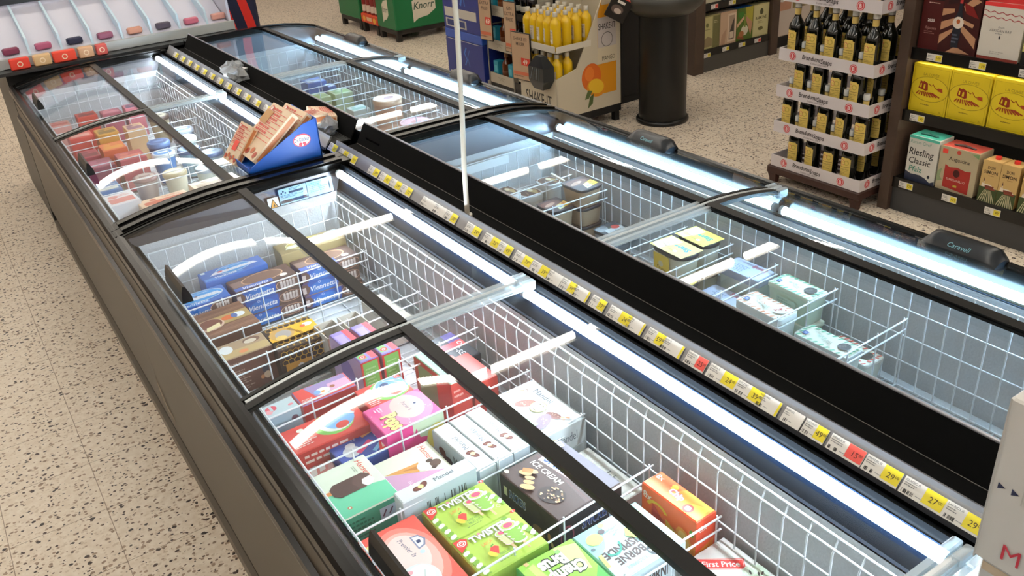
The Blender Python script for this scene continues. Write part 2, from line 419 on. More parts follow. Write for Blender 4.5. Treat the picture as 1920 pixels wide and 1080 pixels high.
def freezer(name, label, side, seams, logo=True):
    Y0, Y1 = seams[0], seams[-1]; mids = seams[1:-1]
    L = side == 'L'
    P = PL if L else PR
    X0, X1 = (0.31, 1.155) if L else (1.272, 2.12)
    gx0, gx1 = P[0][0], P[-1][0]
    bar = 0.742 if L else 1.752
    t = thing(name, label, 'freezer', (0, 0, 0))
    out_x = X0 if L else X1; sgn = -1 if L else 1          # outer (aisle) side
    b = MB()                                                # cabinet walls and floor
    th = 0.055
    ztop = 0.80
    b.box(X0, X0 + th, Y0, Y1, 0.13, ztop, PANEL); b.box(X1 - th, X1, Y0, Y1, 0.13, ztop, PANEL)
    b.box(X0 + th, X1 - th, Y0, Y0 + th, 0.13, ztop, PANEL); b.box(X0 + th, X1 - th, Y1 - th, Y1, 0.13, ztop, PANEL)
    b.box(X0 + th, X1 - th, Y0 + th, Y1 - th, 0.13, 0.36, PANEL)
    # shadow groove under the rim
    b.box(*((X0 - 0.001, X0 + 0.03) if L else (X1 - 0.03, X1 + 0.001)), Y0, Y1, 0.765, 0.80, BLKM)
    b.build('cabinet', t)
    b = MB(); b.box(X0 + 0.012, X1 - 0.012, Y0, Y1, 0.045, 0.13, BLKM); b.box(X0 - 0.004, X1 + 0.004, Y0, Y1, 0.0, 0.05, M('#6d6457', 0.45)); b.build('plinth', t)
    b = MB(); a = out_x
    b.prism([(a, 0.645), (a + sgn*0.012, 0.652), (a + sgn*0.014, 0.668), (a + sgn*0.012, 0.684), (a, 0.69)], 'y', Y0, Y1, BLK); b.build('bumper_rail', t)
    b = MB()                                                # inner liner: two long walls, two ends, floor
    ix0, ix1 = (0.372, 1.075) if L else (1.315, 2.056)
    fl = 0.505 if L else 0.43
    zl = 0.80 if L else 0.79
    b.poly([(ix0, Y0+.07, fl), (ix1, Y0+.07, fl), (ix1, Y1-.07, fl), (ix0, Y1-.07, fl)], LINER)
    for xx in (ix0, ix1):
        b.box(xx - (0.004 if xx == ix0 else 0), xx + (0 if xx == ix0 else 0.004), Y0+.07, Y1-.07, fl, zl, LINER)
    for yy in (Y0 + .07, Y1 - .07): b.box(ix0, ix1, yy - (0.004 if yy < Y0+.1 else 0), yy + (0 if yy < Y0+.1 else 0.004), fl, zl, LINER)
    b.build('inner_liner', t)
    b = MB()                                                # dark steel collar above the liner
    for xx, x2 in ((ix0 - 0.012, gx0 + 0.008), (ix1 + (0.012 if L else 0.032), gx1 - (0.008 if L else -0.001))):
        zt = gz(P, x2) - 0.012
        zm = zl - 0.004 + (zt - zl)*0.45; xm = xx + (x2 - xx)*0.45
        b.poly([(xx, Y0+.055, zl - 0.004), (xm, Y0+.055, zm), (xm, Y1-.055, zm), (xx, Y1-.055, zl - 0.004)], DARKST)
        b.poly([(xm, Y0+.055, zm), (x2, Y0+.055, zt), (x2, Y1-.055, zt), (xm, Y1-.055, zm)], NAVYST)
        ia = ix0 if xx < ix0 else ix1
        b.poly([(ia, Y0+.06, zl), (xx, Y0+.06, zl), (xx, Y1-.06, zl), (ia, Y1-.06, zl)], DARKST)
    for yy, y2 in ((Y0+.07, Y0+.055), (Y1-.07, Y1-.055)):
        lo = [(ix0, zl - .004), (ix1, zl - .004)]; hi = arc(P, gx0, gx1, -0.01)
        b.poly([(x, yy, z) for x, z in lo] + [(x, y2, z) for x, z in reversed(hi)], M('#4b4a50', 0.3, 0.4))
    b.build('steel_collar', t)
    # black rim profile on the aisle side
    b = MB(); gz_o = P[0][1] if L else P[-1][1]
    o = out_x
    prof = [(o - sgn*0.035, 0.80), (o + sgn*0.006, 0.802), (o + sgn*0.010, 0.812), (o + sgn*0.008, 0.832), (o + sgn*0.001, 0.842), (o - sgn*0.014, gz_o + 0.008), (o - sgn*0.026, gz_o + 0.006), (o - sgn*0.036, gz_o - 0.004)]
    b.prism(prof, 'y', Y0, Y1, BLK)
    b.build('outer_rim', t)
    b = MB(); i_x = X1 if L else X0; gi = P[-1][1] if L else P[0][1]; gxi = gx1 if L else gx0
    ir = i_x - 0.013 if L else i_x + 0.013; b.prism([(ir, 0.80), (ir, gi - (0.014 if L else 0.006)), (gxi + (0.004 if L else -0.004), gi + 0.004), (gxi - (0.006 if L else -0.006), gi - 0.012), (gxi - (0.006 if L else -0.006), 0.80)], 'y', Y0, Y1, NAVY); b.build('inner_rim', t)
    for yy, nm in ((Y0, 'end_frame'), (Y1 - 0.058, 'end_frame')):
        b = MB(); strip(b, P, X0 + 0.004 if L else X0, X1 if L else X1 - 0.004, yy + 0.002, yy + 0.056, -0.045, 0.010, BLK)
        strip(b, P, X0 + 0.03, X1 - 0.03, yy + 0.016, yy + 0.042, 0.010, 0.016, BLK); b.build(nm, t)
    # fixed panes on the far half, sliding lids on the aisle half
    for si in range(len(seams) - 1):
        ya = seams[si] + (0.06 if si == 0 else 0.016); yb = seams[si+1] - (0.06 if si == len(seams) - 2 else 0.002)
        b = MB(); xa, xb = (bar - 0.02, gx1) if L else (gx0, bar + 0.02)
        strip(b, P, xa, xb, ya, yb, -0.012, -0.008, GLASS, 60); b.build('fixed_pane', t)
        b = MB(); lx0, lx1 = (gx0, bar + 0.016) if L else (bar - 0.016, gx1)
        strip(b, P, bar - 0.016, bar + 0.016, ya, yb, -0.006, 0.009, FRAME, 2)
        big = si < len(seams) - 2
        for (fa, fb) in (((yb - 0.023, yb) if big else (yb - 0.012, yb)), ((ya, ya + 0.012) if big else (ya, ya + 0.012))):
            strip(b, P, lx0, lx1, fa, fb, -0.005, 0.007, FRAME, 10)
        lid = b.build('lid_frame', t)
        b = MB(); strip(b, P, lx0, lx1, ya + 0.005, yb - 0.005, 0.001, 0.005, GLASS, 60); b.build('glass_pane', lid)
        hy = (ya + yb)/2 + (0.0 if not L else 0.05)
        b = MB()
        if L:   # slim blade grip standing on the lid edge
            x = 0.366; z = gz(P, x) + 0.004
            if abs(hy - 1.13) < 0.1: hy = 1.015
            prof = [(x - 0.008, z), (x + 0.022, z), (x + 0.02, z + 0.018), (x + 0.010, z + 0.046), (x + 0.002, z + 0.05), (x - 0.004, z + 0.03)]
            b.prism(prof, 'y', hy - 0.088, hy + 0.088, M('#0c0c0c', 0.3))
        else:   # long rounded grip on the outer edge
            x = 2.075; z = gz(P, x) + 0.002
            R = []
            for q in range(13):
                f = -1 + 2*q/12; s_ = (1 - f**8)**0.5 if abs(f) < 1 else 0.0
                s_ = max(0.35, s_); yy = hy + f*0.105
                R.append([(x + cx*s_ if 0 else x + cx, yy, z + cz*s_) for cx, cz in ((-0.034, 0.0), (-0.030, 0.012), (-0.012, 0.034), (0.012, 0.040), (0.028, 0.034), (0.034, 0.012), (0.034, -0.03))])
            b.loft(R, M('#14181d', 0.3), True, True, smooth=True)
            if logo:
                f = Face(b, (x - 0.029, hy - 0.055, z + 0.0155), (0, 1, 0), Vector((-0.63, 0, -0.77)) * -1 if 0 else Vector((0.63, 0, 0.77)), 0.11, 0.02, e0=0.001)
                f = Face(b, (x - 0.0295, hy + 0.055, z + 0.0135), (0, -1, 0), (0.63, 0, 0.77), 0.11, 0.024, e0=0.001)
                f.txt('Caravell', 0.5, 0.5, 0.55, '#7fb7c4', maxw=0.6, shear=0.2)
        b.build('handle', lid)
    # clear plastic cross rails between the panes
    for Ym in mids:
        b = MB()
        for ya, yb, z0, z1 in ((Ym - 0.03, Ym + 0.034, -0.004, 0.0), (Ym - 0.026, Ym - 0.014, -0.006, 0.008), (Ym - 0.004, Ym + 0.004, -0.006, 0.009), (Ym + 0.018, Ym + 0.030, -0.006, 0.008)):
            strip(b, P, bar - 0.012 if L else gx0 + 0.01, gx1 - 0.002 if L else bar + 0.012, ya, yb, z0, z1, CLEAR, 10)
        strip(b, P, gx0 + 0.006, gx1 - 0.006, Ym + 0.002, Ym + 0.013, -0.004, 0.006, M('#b9bec0', 0.25, 0.3), 12)
        ex = gx1 - 0.012 if L else gx1 - 0.03
        for dy in (-0.022, 0.0, 0.022): b.cbox(ex - 0.03, ex + 0.012, Ym + dy - 0.009, Ym + dy + 0.009, gz(P, ex) - 0.012, gz(P, ex) + 0.016, CLEAR, 0.003)
        b.build('cross_rail', t)
    # light tube with its end sockets, under the glass on the +X side
    lx, lz = (1.088, 0.868) if L else (2.066, 0.812)
    for q in range(len(seams) - 1):
        ya = seams[q] + (0.10 if q == 0 else 0.022); yb = seams[q+1] - (0.10 if q == len(seams) - 2 else 0.022)
        b = MB(); b.cyl((lx, ya, lz), (lx, yb, lz), 0.0125, LED if L else LEDR, n=12); tb = b.build('light_tube', t)
        for e in (ya - 0.006, yb + 0.006): b = MB(); b.cyl((lx, e - 0.006, lz), (lx, e + 0.006, lz), 0.015, M('#c8dbe6', 0.3)); b.build('tube_socket', tb)
    return t

NEAR = [-0.73, 0.48, 1.69, 2.945]; FAR = [2.946, 4.22, 5.50]
f1 = freezer('chest_freezer', 'near left black chest freezer with flip-up glass lids full of boxed ice creams', 'L', NEAR)
f2 = freezer('chest_freezer', 'far left chest freezer with glass lids, behind the blue pizza display', 'L', FAR)
f3 = freezer('chest_freezer', 'near right chest freezer with glass lids holding tubs, beside the wine shelf', 'R', NEAR)
f4 = freezer('chest_freezer', 'far right chest freezer with glass lids, across from the blue display cartons', 'R', FAR, logo=False)

# warning stickers on the inner end wall of the near left freezer
b = MB()
f = Face(b, (0.815, 2.862, 0.808), (1, 0, 0), Vector((0, 0.12, 1)).normalized(), 0.245, 0.056)
f.rect(0.0, -0.12, 0.16, 0.62, '#dfe9ee'); f.rect(0.18, 0.0, 0.60, 1.0, '#9cc6dd'); f.rect(0.61, 0.02, 1.0, 1.0, '#8fc0dc')
f.poly([(0.02, -0.03), (0.14, -0.03), (0.08, 0.55)], '#1b1b1b'); f.poly([(0.035, 0.0), (0.125, 0.0), (0.08, 0.46)], '#e8a53a'); f.poly([(0.065, 0.05), (0.10, 0.05), (0.085, 0.3)], '#1b1b1b')
f.rect(0.19, 0.08, 0.59, 0.26, '#1d2a38'); f.rect(0.33, 0.62, 0.55, 0.76, '#1d2a38'); f.small(0.2, 0.55, 0.36, 3, 0.08, '#4a6a80', 3); f.small(0.34, 0.9, 0.2, 2, 0.08, '#33495a', 5)
for q in range(3): f.ell(0.22 + q*0.03, 0.72 + 0.1*(q % 2), 0.06, 0.06, '#1d2a38', 8)
f.small(0.64, 0.85, 0.28, 6, 0.11, '#5d8ca8', 7); f.ell(0.95, 0.5, 0.05, 0.3, '#2b4050', 10)
s_ = b.build('warning_sticker', f1); s_['label'] = 'pale stickers with an orange flame warning triangle'
# embossed shield emblem on the outer panel
b = MB(); f = Face(b, (0.3095, 2.94, 0.16), (0, -1, 0), (0, 0, 1), 0.2, 0.14)
f.poly([(0.05, 0.9), (0.5, 0.62), (0.95, 0.3), (0.9, 0.2), (0.45, 0.2), (0.1, 0.5)], '#8a7a66'); f.poly([(0.2, 0.74), (0.5, 0.56), (0.8, 0.35), (0.5, 0.3)], '#3f372e')
b.build('vent_plate', f1)

# ---------------------------------------------------------------- wire baskets and dividers
def grid_wall(b, A, B, C, D, nu, nv, r=0.0021, hook=None):
    """A->B along, A->C up"""
    A, B, C = Vector(A), Vector(B), Vector(C)
    for i in range(nv + 1):
        q = (C - A) * (i/nv); b.tube([A + q, B + q], r*1.15 if i in (0, nv) else r, WIRE)
    for i in range(nu + 1):
        q = (B - A) * (i/nu)
        if hook:
            top = C + q; b.tube([A + q, top - (C - A).normalized()*0.012, top + Vector(hook)], r, WIRE)
        else: b.tube([A + q, C + q], r, WIRE)
def basket(label, x0, x1, y0, y1, z0, z1, grp=None):
    t = thing('wire_basket', label, 'wire basket')
    nl = int(round((y1 - y0)/0.056))
    b = MB(); grid_wall(b, (x1, y0, z0), (x1, y1, z0), (x1, y0, z1 - 0.006), None, nl, 4, hook=(0.013, 0, 0.018))
    b.tube([(x1 + 0.013, y0, z1 + 0.012), (x1 + 0.013, y1, z1 + 0.012)], 0.0026, WIRE); b.build('side_grid', t)
    b = MB(); grid_wall(b, (x0, y0, z0), (x0, y1, z0), (x0, y0, z1 - 0.02), None, nl, 4); b.build('side_grid', t)
    for yy in (y0, y1):
        b = MB(); grid_wall(b, (x0, yy, z0), (x1, yy, z0), (x0, yy, z1 - 0.004), None, int(round((x1 - x0)/0.056)), 4); b.build('end_grid', t)
    b = MB()
    for i in range(int((y1 - y0)/0.055)): b.tube([(x0, y0 + i*0.055, z0), (x1, y0 + i*0.055, z0)], 0.0018, WIRE, 5)
    for i in range(6): xx = x0 + (x1 - x0)*i/5; b.tube([(xx, y0, z0 - 0.003), (xx, y1, z0 - 0.003)], 0.0022, WIRE, 5)
    b.build('floor_grid', t)
    return t
basket('white wire basket lining the near left freezer', 0.388, 1.050, -0.60, 2.845, 0.512, 0.782)
basket('white wire basket lining the near right freezer', 1.335, 2.018, -0.60, 2.845, 0.437, 0.770)
basket('white wire basket lining the far left freezer', 0.388, 1.050, 3.03, 5.40, 0.512, 0.782)
basket('white wire basket lining the far right freezer', 1.335, 2.018, 3.03, 5.40, 0.437, 0.770)

def divider(label, xa, ya, xb, yb, zt, zb, n=5, r=0.0025):
    t = MB(); A = Vector((xa, ya, 0)); B = Vector((xb, yb, 0))
    for z in (zt, zt - 0.034, zb + 0.004): t.tube([A + Vector((0,0,z)), B + Vector((0,0,z))], r if z > zb + 0.01 else 0.0022, WIRE, 8)
    for i in range(n + 1):
        p = A.lerp(B, min(0.985, max(0.015, i/n)))
        t.tube([p + Vector((0, 0.003, zb)), p + Vector((0, 0.003, zt + 0.005))], 0.0023, WIRE)
    o = t.build('wire_divider'); return tag(o, label, 'wire divider')
zl_ = 0.514
divider('white wire divider just in front of the blue dessert cartons', 0.40, 2.585, 1.045, 2.605, 0.665, zl_)
divider('white wire divider in front of the brown and honeycomb cartons', 0.40, 2.17, 1.045, 2.215, 0.665, zl_)
divider('white wire divider behind the honeycomb carton, in front of the dessert stack', 0.40, 2.40, 1.045, 2.425, 0.642, zl_)
divider('white wire divider running over the small pale blue carton', 0.40, 1.832, 1.045, 1.872, 0.69, zl_)
divider('white wire divider between the pink carton and the row of almond cartons', 0.40, 1.597, 1.045, 1.612, 0.678, zl_)
divider('white wire divider between the almond cartons and the dark nut carton', 0.40, 1.354, 1.045, 1.385, 0.668, zl_)
divider('white wire divider in front of the dark nut carton, behind the green carton', 0.40, 1.100, 1.045, 1.140, 0.668, zl_)
divider('white wire divider in front of the tall orange carton, nearest the camera', 0.40, 0.925, 1.045, 0.935, 0.668, zl_)
zr_ = 0.440
divider('white wire divider in the near right freezer beside the strawberry tub', 1.36, 2.47, 2.012, 2.475, 0.66, zr_)
divider('white wire divider between the brown-topped tubs and the yellow-labelled dark tubs', 1.36, 2.69, 2.012, 2.70, 0.66, zr_)
divider('white wire divider behind the two yellow tubs, under the clear rail', 1.36, 2.03, 2.012, 2.035, 0.65, zr_)
divider('white wire divider in front of the two yellow tubs', 1.36, 1.80, 2.012, 1.82, 0.66, zr_)
divider('white wire divider between the lavender tubs and the striped tubs', 1.36, 1.60, 2.012, 1.63, 0.655, zr_)
divider('white wire divider in front of the tall green striped tub', 1.36, 1.395, 2.012, 1.405, 0.66, zr_)
divider('white wire divider nearest the camera in the right freezer, beside its empty half', 1.36, 1.155, 2.012, 1.175, 0.66, zr_)
for i, (yy, lb) in enumerate(((5.0, 'farthest white wire divider in the far left freezer'), (4.62, 'white wire divider across the middle of the far left freezer'), (4.2, 'white wire divider behind the blue tubs in the far left freezer'), (3.86, 'white wire divider nearest the blue pizza display, in the far left freezer'))):
    divider(lb, 0.40, yy, 1.045, yy, 0.70, zl_)
for i, (yy, lb) in enumerate(((4.98, 'farthest white wire divider in the far right freezer, by blue cartons'), (4.68, 'white wire divider between blue and green cartons in the far right freezer'), (4.36, 'white wire divider behind the peach bucket'), (4.0, 'white wire divider in front of the peach bucket'), (3.78, 'white wire divider beside the pink bucket, nearest the freezer end'))):
    divider(lb, 1.36, yy, 2.012, yy, 0.70, zr_)
# ---------------------------------------------------------------- centre shelf trays with price rails
RAILG = M('#8b8b8d', 0.35, 0.35); RAILE = M('#77787c', 0.4, 0.2)
RL, RH = Vector((1.147, 0, 0.882)), Vector((1.178, 0, 0.916))       # lower and upper edge of the tilted rail
def tray(label, y0, y1, tags, slots=None):
    t = thing('shelf_tray', label, 'shelf tray')
    b = MB(); TB = M('#030303', 0.9, 0, 0.15)
    b.box(1.178, 1.262, y0, y1, 0.884, 0.890, TB)
    b.prism([(1.256, 0.888), (1.262, 0.888), (1.303, 0.962), (1.297, 0.962)], 'y', y0, y1, TB)
    b.box(1.18, 1.19, y0, y1, 0.80, 0.886, TB); b.box(1.25, 1.26, y0, y1, 0.80, 0.886, TB)
    b.tube([(1.258, y0, 0.891), (1.258, y1, 0.891)], 0.0012, M('#55504c', 0.4), 5)
    if slots:
        b.box(1.184, 1.254, y0 + 0.01, y0 + 0.42, 0.890, 0.8903, M('#33322f', 0.6))
        for i in range(14):
            for xx in (1.196, 1.228):
                b.box(xx, xx + 0.024, slots + i*0.013, slots + i*0.013 + 0.006, 0.8903, 0.8907, M('#050505', 0.7))
    for yy in (y0 + 0.12, (y0+y1)/2, y1 - 0.15): b.cyl((1.282, yy, 0.924), (1.279, yy, 0.927), 0.004, M('#b9b9b9', 0.3, 0.8), n=8)
    b.build('tray_body', t)
    b = MB(); b.tube([(1.300, y0, 0.963), (1.300, y1, 0.963)], 0.004, M('#8d8d92', 0.3, 0.4), 8); b.build('lip_edge', t)
    b = MB()
    b.prism([(1.147, 0.878), (1.150, 0.876), (1.182, 0.912), (1.178, 0.918)], 'y', y0, y1, RAILG)
    b.prism([(1.143, 0.878), (1.148, 0.874), (1.152, 0.882), (1.147, 0.886)], 'y', y0, y1, M('#24262b', 0.3))
    b.prism([(1.174, 0.914), (1.180, 0.912), (1.186, 0.918), (1.178, 0.922)], 'y', y0, y1, RAILE)
    rail = b.build('price_rail', t)
    v = (RH - RL).normalized()
    for (ya, ln, kind, price, nm) in tags:
        b = MB(); n = Vector((0, -1, 0)).cross(v)
        o = RL + Vector((0, ya, 0)) + v*0.0035 + n*0.0022
        H = 0.031
        p = [o, o + Vector((0, -ln, 0)), o + Vector((0, -ln, 0)) + v*H, o + v*H]
        q = [x - n*0.0012 for x in p]
        b.loft([q, p], M('#e9e6df', 0.45), True, True)
        f = Face(b, o, (0, -1, 0), v, ln, H)
        yc = {'y': '#ecd92b', 'r': '#ef5a50', 'w': '#e9e6df', 's': '#ecd92b'}[kind]
        if kind == 's': f.rect(0.9, 0.02, 0.99, 0.98, yc)
        elif kind != 'w':
            f.rect(0.52, 0.12, 0.99, 0.98, yc)
        if price and kind in 'yr':
            f.txt(price, 0.84, 0.5, 0.34, '#3a2f14' if kind == 'y' else '#5a1513', al='r'); f.txt('00', 0.86, 0.58, 0.16, '#3a2f14', al='l')
        f.txt(nm, 0.04, 0.84, 0.13, '#3a3a3a', al='l', maxw=0.44); f.small(0.05, 0.64, 0.36, 2, 0.12, '#8a8a8a', int(ya*100)); f.bars(0.05, 0.08, 0.34, 0.30, 12, int(ya*77))
        f.small(0.38, 0.2, 0.2, 1, 0.1, '#9a9a9a', 5)
        b.build('price_tag', rail)
    return t
# (far end Y, length, kind, price, product)
near_tags = [(3.095, 0.07, 'y', '29', 'VANILJE'), (3.005, 0.078, 'y', '25', 'SOFTIS'), (2.926, 0.074, 'y', '35', 'KRONE'), (2.748, 0.078, 'y', '39', 'IS KAKE'), (2.66, 0.078, 'y', '45', 'SORBET'), (2.58, 0.077, 'y', '29', 'PINNE'), (2.502, 0.073, 'y', '32', 'SANDWICH'), (2.359, 0.078, 'w', '', 'PISTASJ'), (2.281, 0.07, 'w', '', 'MANGO'), (2.209, 0.068, 'y', '28', 'CHIPS'), (2.087, 0.078, 'y', '24', 'VIENNETTA'), (1.987, 0.078, 'y', '25', 'KARAMELL'), (1.91, 0.066, 'y', '49', 'MOKKA'), (1.828, 0.078, 'y', '39', 'NOUGAT'), (1.749, 0.075, 'y', '39', 'MINIMIX'), (1.676, 0.058, 'w', '', 'COOKIE'), (1.616, 0.059, 'y', '39', 'BIG SIZE'), (1.566, 0.06, 's', '', 'MINT'), (1.494, 0.053, 'y', '39', 'JORDBÆR'), (1.426, 0.078, 'y', '24', 'SAFT'), (1.362, 0.059, 's', '', 'BANAN'), (1.29, 0.056, 'y', '59', 'TWISTER'), (1.243, 0.067, 's', '', 'CHAMP IS'), (1.163, 0.059, 'r', '25', 'HANSENS'), (1.097, 0.078, 'y', '24', 'PANDA IS'), (1.019, 0.07, 'y', '39', 'SNICKERS'), (0.961, 0.055, 's', '', 'MAGNUM WHITE'), (0.896, 0.045, 'w', '', 'MAGNUM CLASSIC'), (0.847, 0.052, 'y', '49', 'MAGNUM MANDEL'), (0.788, 0.074, 'r', '15', 'VANILJE IS'), (0.712, 0.072, 'y', '29', 'MANDEL IS'), (0.636, 0.078, 'y', '27', 'CLASSIC IS'), (0.558, 0.068, 'y', '29', 'LAKRIDS IS')]
tray('long black shelf tray between the near freezers, grey price rail with yellow price tags', -0.55, 3.06, near_tags)
far_tags = [(5.3 - i*0.135, .085, 'y', '29', 'PIZZA') for i in range(14)]
tray('far black shelf tray between the far freezers, slotted floor and grey price rail', 3.12, 5.45, far_tags, slots=3.14)

# thin pale pole rising from the shelf tray
b = MB(); b.tube([(1.205, 2.155, 0.892), (1.206, 2.148, 1.05), (1.210, 2.136, 1.22), (1.214, 2.126, 1.45), (1.214, 2.12, 1.8), (1.21, 2.118, 2.3)], 0.0075, M('#b3ac9c', 0.5), 10)
b.cyl((1.205, 2.155, 0.890), (1.205, 2.155, 0.9), 0.016, M('#cfc9bb', 0.4)); tag(b.build('plastic_pole'), 'thin off-white pole rising from the black shelf tray', 'pole')

# crumpled clear wrapping on the slotted tray
WRAP = glass_mat('crumpled_film', (0.75, 0.77, 0.78), 1.5, 0.30, (0.7, 0.71, 0.72), 0.12)
def crumple(label, c, rx, ry, rz_, mat, seed):
    r = random.Random(seed); b = MB(); n, m = 16, 9; R = []
    for i in range(m):
        ph = PI * (i + 0.5)/m; ring = []
        for k in range(n):
            a = 2*PI*k/n; q = 0.65 + 0.6*r.random(); ring.append((rx*q*math.sin(ph)*math.cos(a), ry*q*math.sin(ph)*math.sin(a), rz_*max(-0.85, -math.cos(ph)*(0.7 + 0.5*r.random()))))
        R.append(ring)
    b.loft(R, mat, True, True); return tag(b.build('plastic_wrap', None, c), label, 'plastic wrap')
crumple('crumpled clear plastic wrap on the slotted black tray beside the pizza display', (1.222, 3.245, 0.925), 0.036, 0.05, 0.04, WRAP, 4)
crumple('crumpled pale plastic on the far black tray, beyond the pizza cartons', (1.235, 4.42, 0.935), 0.055, 0.13, 0.05, WRAP, 9)

# ---------------------------------------------------------------- blue pizza display on the freezer frame
t = thing('display_box', 'blue slanted cardboard display of pizza cartons on the left freezer frame', 'display box', (0, 0, 0.0))
BL = '#0b56b8'; b = MB()
side = [(0.806, 0.905), (1.086, 0.905), (1.084, 1.047), (1.03, 1.035), (1.0, 1.018), (0.82, 0.925)]
for y in (2.985, 3.225): b.prism(side, 'y', y, y + 0.004, M(BL, 0.45))
b.box(0.806, 1.086, 2.985, 3.229, 0.903, 0.907, M(BL, 0.45)); b.box(1.082, 1.086, 2.985, 3.229, 0.905, 1.047, M(BL, 0.45)); b.box(0.806, 0.81, 2.985, 3.229, 0.903, 0.925, M(BL, 0.45))
f = Face(b, (0.806, 2.985, 0.905), (1, 0, 0), (0, 0, 1), 0.28, 0.142)
f.ell(0.76, 0.52, 0.235, 0.165, '#e2475a', 28); f.ell(0.76, 0.52, 0.215, 0.135, '#f1eef2', 26)
f.ell(0.735, 0.42, 0.05, 0.05, '#d8334a', 10); f.ell(0.785, 0.42, 0.05, 0.05, '#d8334a', 10); f.ell(0.76, 0.40, 0.025, 0.025, '#f4f4f6', 10)
f.txt('Dr.Oetker', 0.76, 0.545, 0.10, '#27386b', maxw=0.20)
b.build('cardboard_tray', t)
def pizza(label, cx, cy, cz, L, Wd, th, ry, rz, stripe=True, sticker=False, kraft=False, ry2=0):
    b = MB(); b.box(-L/2, L/2, -Wd/2, Wd/2, 0, th, M('#e6cdae', 0.5))
    f = Face(b, (-L/2, Wd/2, th), (0, -1, 0), (1, 0, 0), Wd, L)
    for i in range(7): f.rect(0.02, 0.36 + i*0.085, 0.97, 0.372 + i*0.085, '#d85a4e')
    f.small(0.1, 0.9, 0.7, 6, 0.085, '#cf4a3d', int(cx*1000))
    for i in range(5): f.ell(0.12 + 0.19*i, 0.10 + 0.05*(i % 2), 0.06, 0.06, ('#b2492f', '#c7622f')[i % 2], 10)
    f.ell(0.15, 0.9, 0.05, 0.06, '#d8334a', 12); f.ell(0.15, 0.9, 0.04, 0.035, '#f3e6dd', 10)
    if sticker: f.rect(0.3, 0.3, 0.62, 0.55, '#ef4b3c')
    if kraft: f.rect(0.0, 0.62, 0.34, 0.86, '#b98848')
    g = Face(b, (-L/2, -Wd/2, 0), (1, 0, 0), (0, 0, 1), L, th); g.rect(0.05, 0.2, 0.95, 0.75, '#c9804f')
    o = b.build('pizza_carton', None, (cx, cy, cz)); o.rotation_euler = (0, math.radians(ry), math.radians(rz))
    return tag(o, label, 'pizza carton', 'cream pizza cartons')
pizza('cream pizza carton leaning at the front of the blue display, with an orange sticker', 0.858, 3.175, 0.952, 0.155, 0.115, 0.022, -50, 3, sticker=True)
pizza('cream pizza carton with a brown kraft patch, rising inside the blue display', 0.940, 3.10, 0.985, 0.225, 0.19, 0.03, -38, 0, kraft=True)
pizza('cream pizza carton behind the kraft-patched one in the blue display', 1.012, 3.11, 0.985, 0.18, 0.19, 0.026, -40, 2)
pizza('small cream pizza carton lying open across the black tray beside the display', 1.150, 3.285, 0.945, 0.15, 0.10, 0.035, 4, 10)
pizza('cream pizza carton lying flat on the black tray, next to the clear wrap', 1.245, 3.355, 0.935, 0.10, 0.15, 0.022, 10, -14)

# ---------------------------------------------------------------- white printed carton at the right edge, close to the camera
b = MB(); CW = M('#cdcac4', 0.6)
b.cbox(0.960, 1.22, 0.06, 0.413, 1.031, 1.290, CW, 0.003)
f = Face(b, (0.960, 0.413, 1.031), (0, -1, 0), (0, 0, 1), 0.353, 0.259)
for i in range(10): f.poly([(0.03 + i*0.05, 0.475), (0.03 + i*0.05, 0.515), (0.058 + i*0.05, 0.495)], '#262a4a')
f.txt('1013', 0.12, 0.59, 0.065, '#3a3a44', al='l')
f.txt('M I', 0.10, 0.13, 0.10, '#c22a3a', al='l', off=0.0)
f.rect(0.005, 0.0, 0.012, 1.0, '#b5b2ac'); f.rect(0.12, 0.45, 0.125, 0.98, '#b9b6b0')
tag(b.build('shipping_carton'), 'upper white shipping carton with red lettering and small dark arrows, at the right edge', 'carton')
b = MB(); b.cbox(0.966, 1.138, 0.07, 0.404, 0.892, 1.0305, M('#c3c1bd', 0.6), 0.003); b.box(0.9655, 0.968, 0.075, 0.40, 1.012, 1.026, M('#c2ae92', 0.6))
tag(b.build('shipping_carton'), 'lower pale carton under the lettered white carton at the right edge', 'carton')
# ---------------------------------------------------------------- white display cabinet across the far end
t = thing('display_cabinet', 'white shop display case with clear dividers beyond the far left freezer', 'display case')
b = MB(); b.box(0.315, 1.62, 5.62, 6.55, 0.0, 0.915, M('#17181a', 0.4)); b.build('base_cabinet', t)
b = MB(); WH = M('#c9c8d6', 0.4)
b.poly([(0.22, 5.66, 0.955), (1.60, 5.66, 0.955), (1.60, 6.10, 1.16), (0.22, 6.10, 1.16)], WH)
b.box(0.20, 1.62, 6.10, 6.14, 0.90, 1.19, WH); b.box(0.20, 0.215, 5.64, 6.12, 0.91, 1.19, WH); b.box(1.605, 1.62, 5.64, 6.12, 0.91, 1.19, WH); b.build('white_shelf', t)
b = MB(); b.box(0.19, 1.63, 5.62, 5.655, 0.90, 0.965, M('#a9aeae', 0.4)); b.box(0.19, 1.63, 5.525, 5.62, 0.895, 0.912, M('#2a2c2e', 0.4)); b.build('front_strip', t)
b = MB(); b.box(0.18, 1.64, 6.09, 6.16, 1.185, 1.22, M('#23262a', 0.35)); b.build('top_edge', t)
for i in range(8):
    b = MB(); xx = 0.30 + i*0.168
    b.prism([(5.67, 0.957), (6.08, 1.155), (6.08, 1.185), (5.69, 1.05)], 'x', xx, xx + 0.012, M('#bcd6e6', 0.3)); b.build('divider', t)
cols = [('#7d3350', 'plum'), ('#b25b7d', 'pink'), ('#1c1f3f', 'dark navy'), ('#8c4763', 'dusky red'), ('#c98f78', 'tan'), ('#4c4250', 'grey violet'), ('#c86a80', 'rose'), ('#d89f92', 'salmon')]
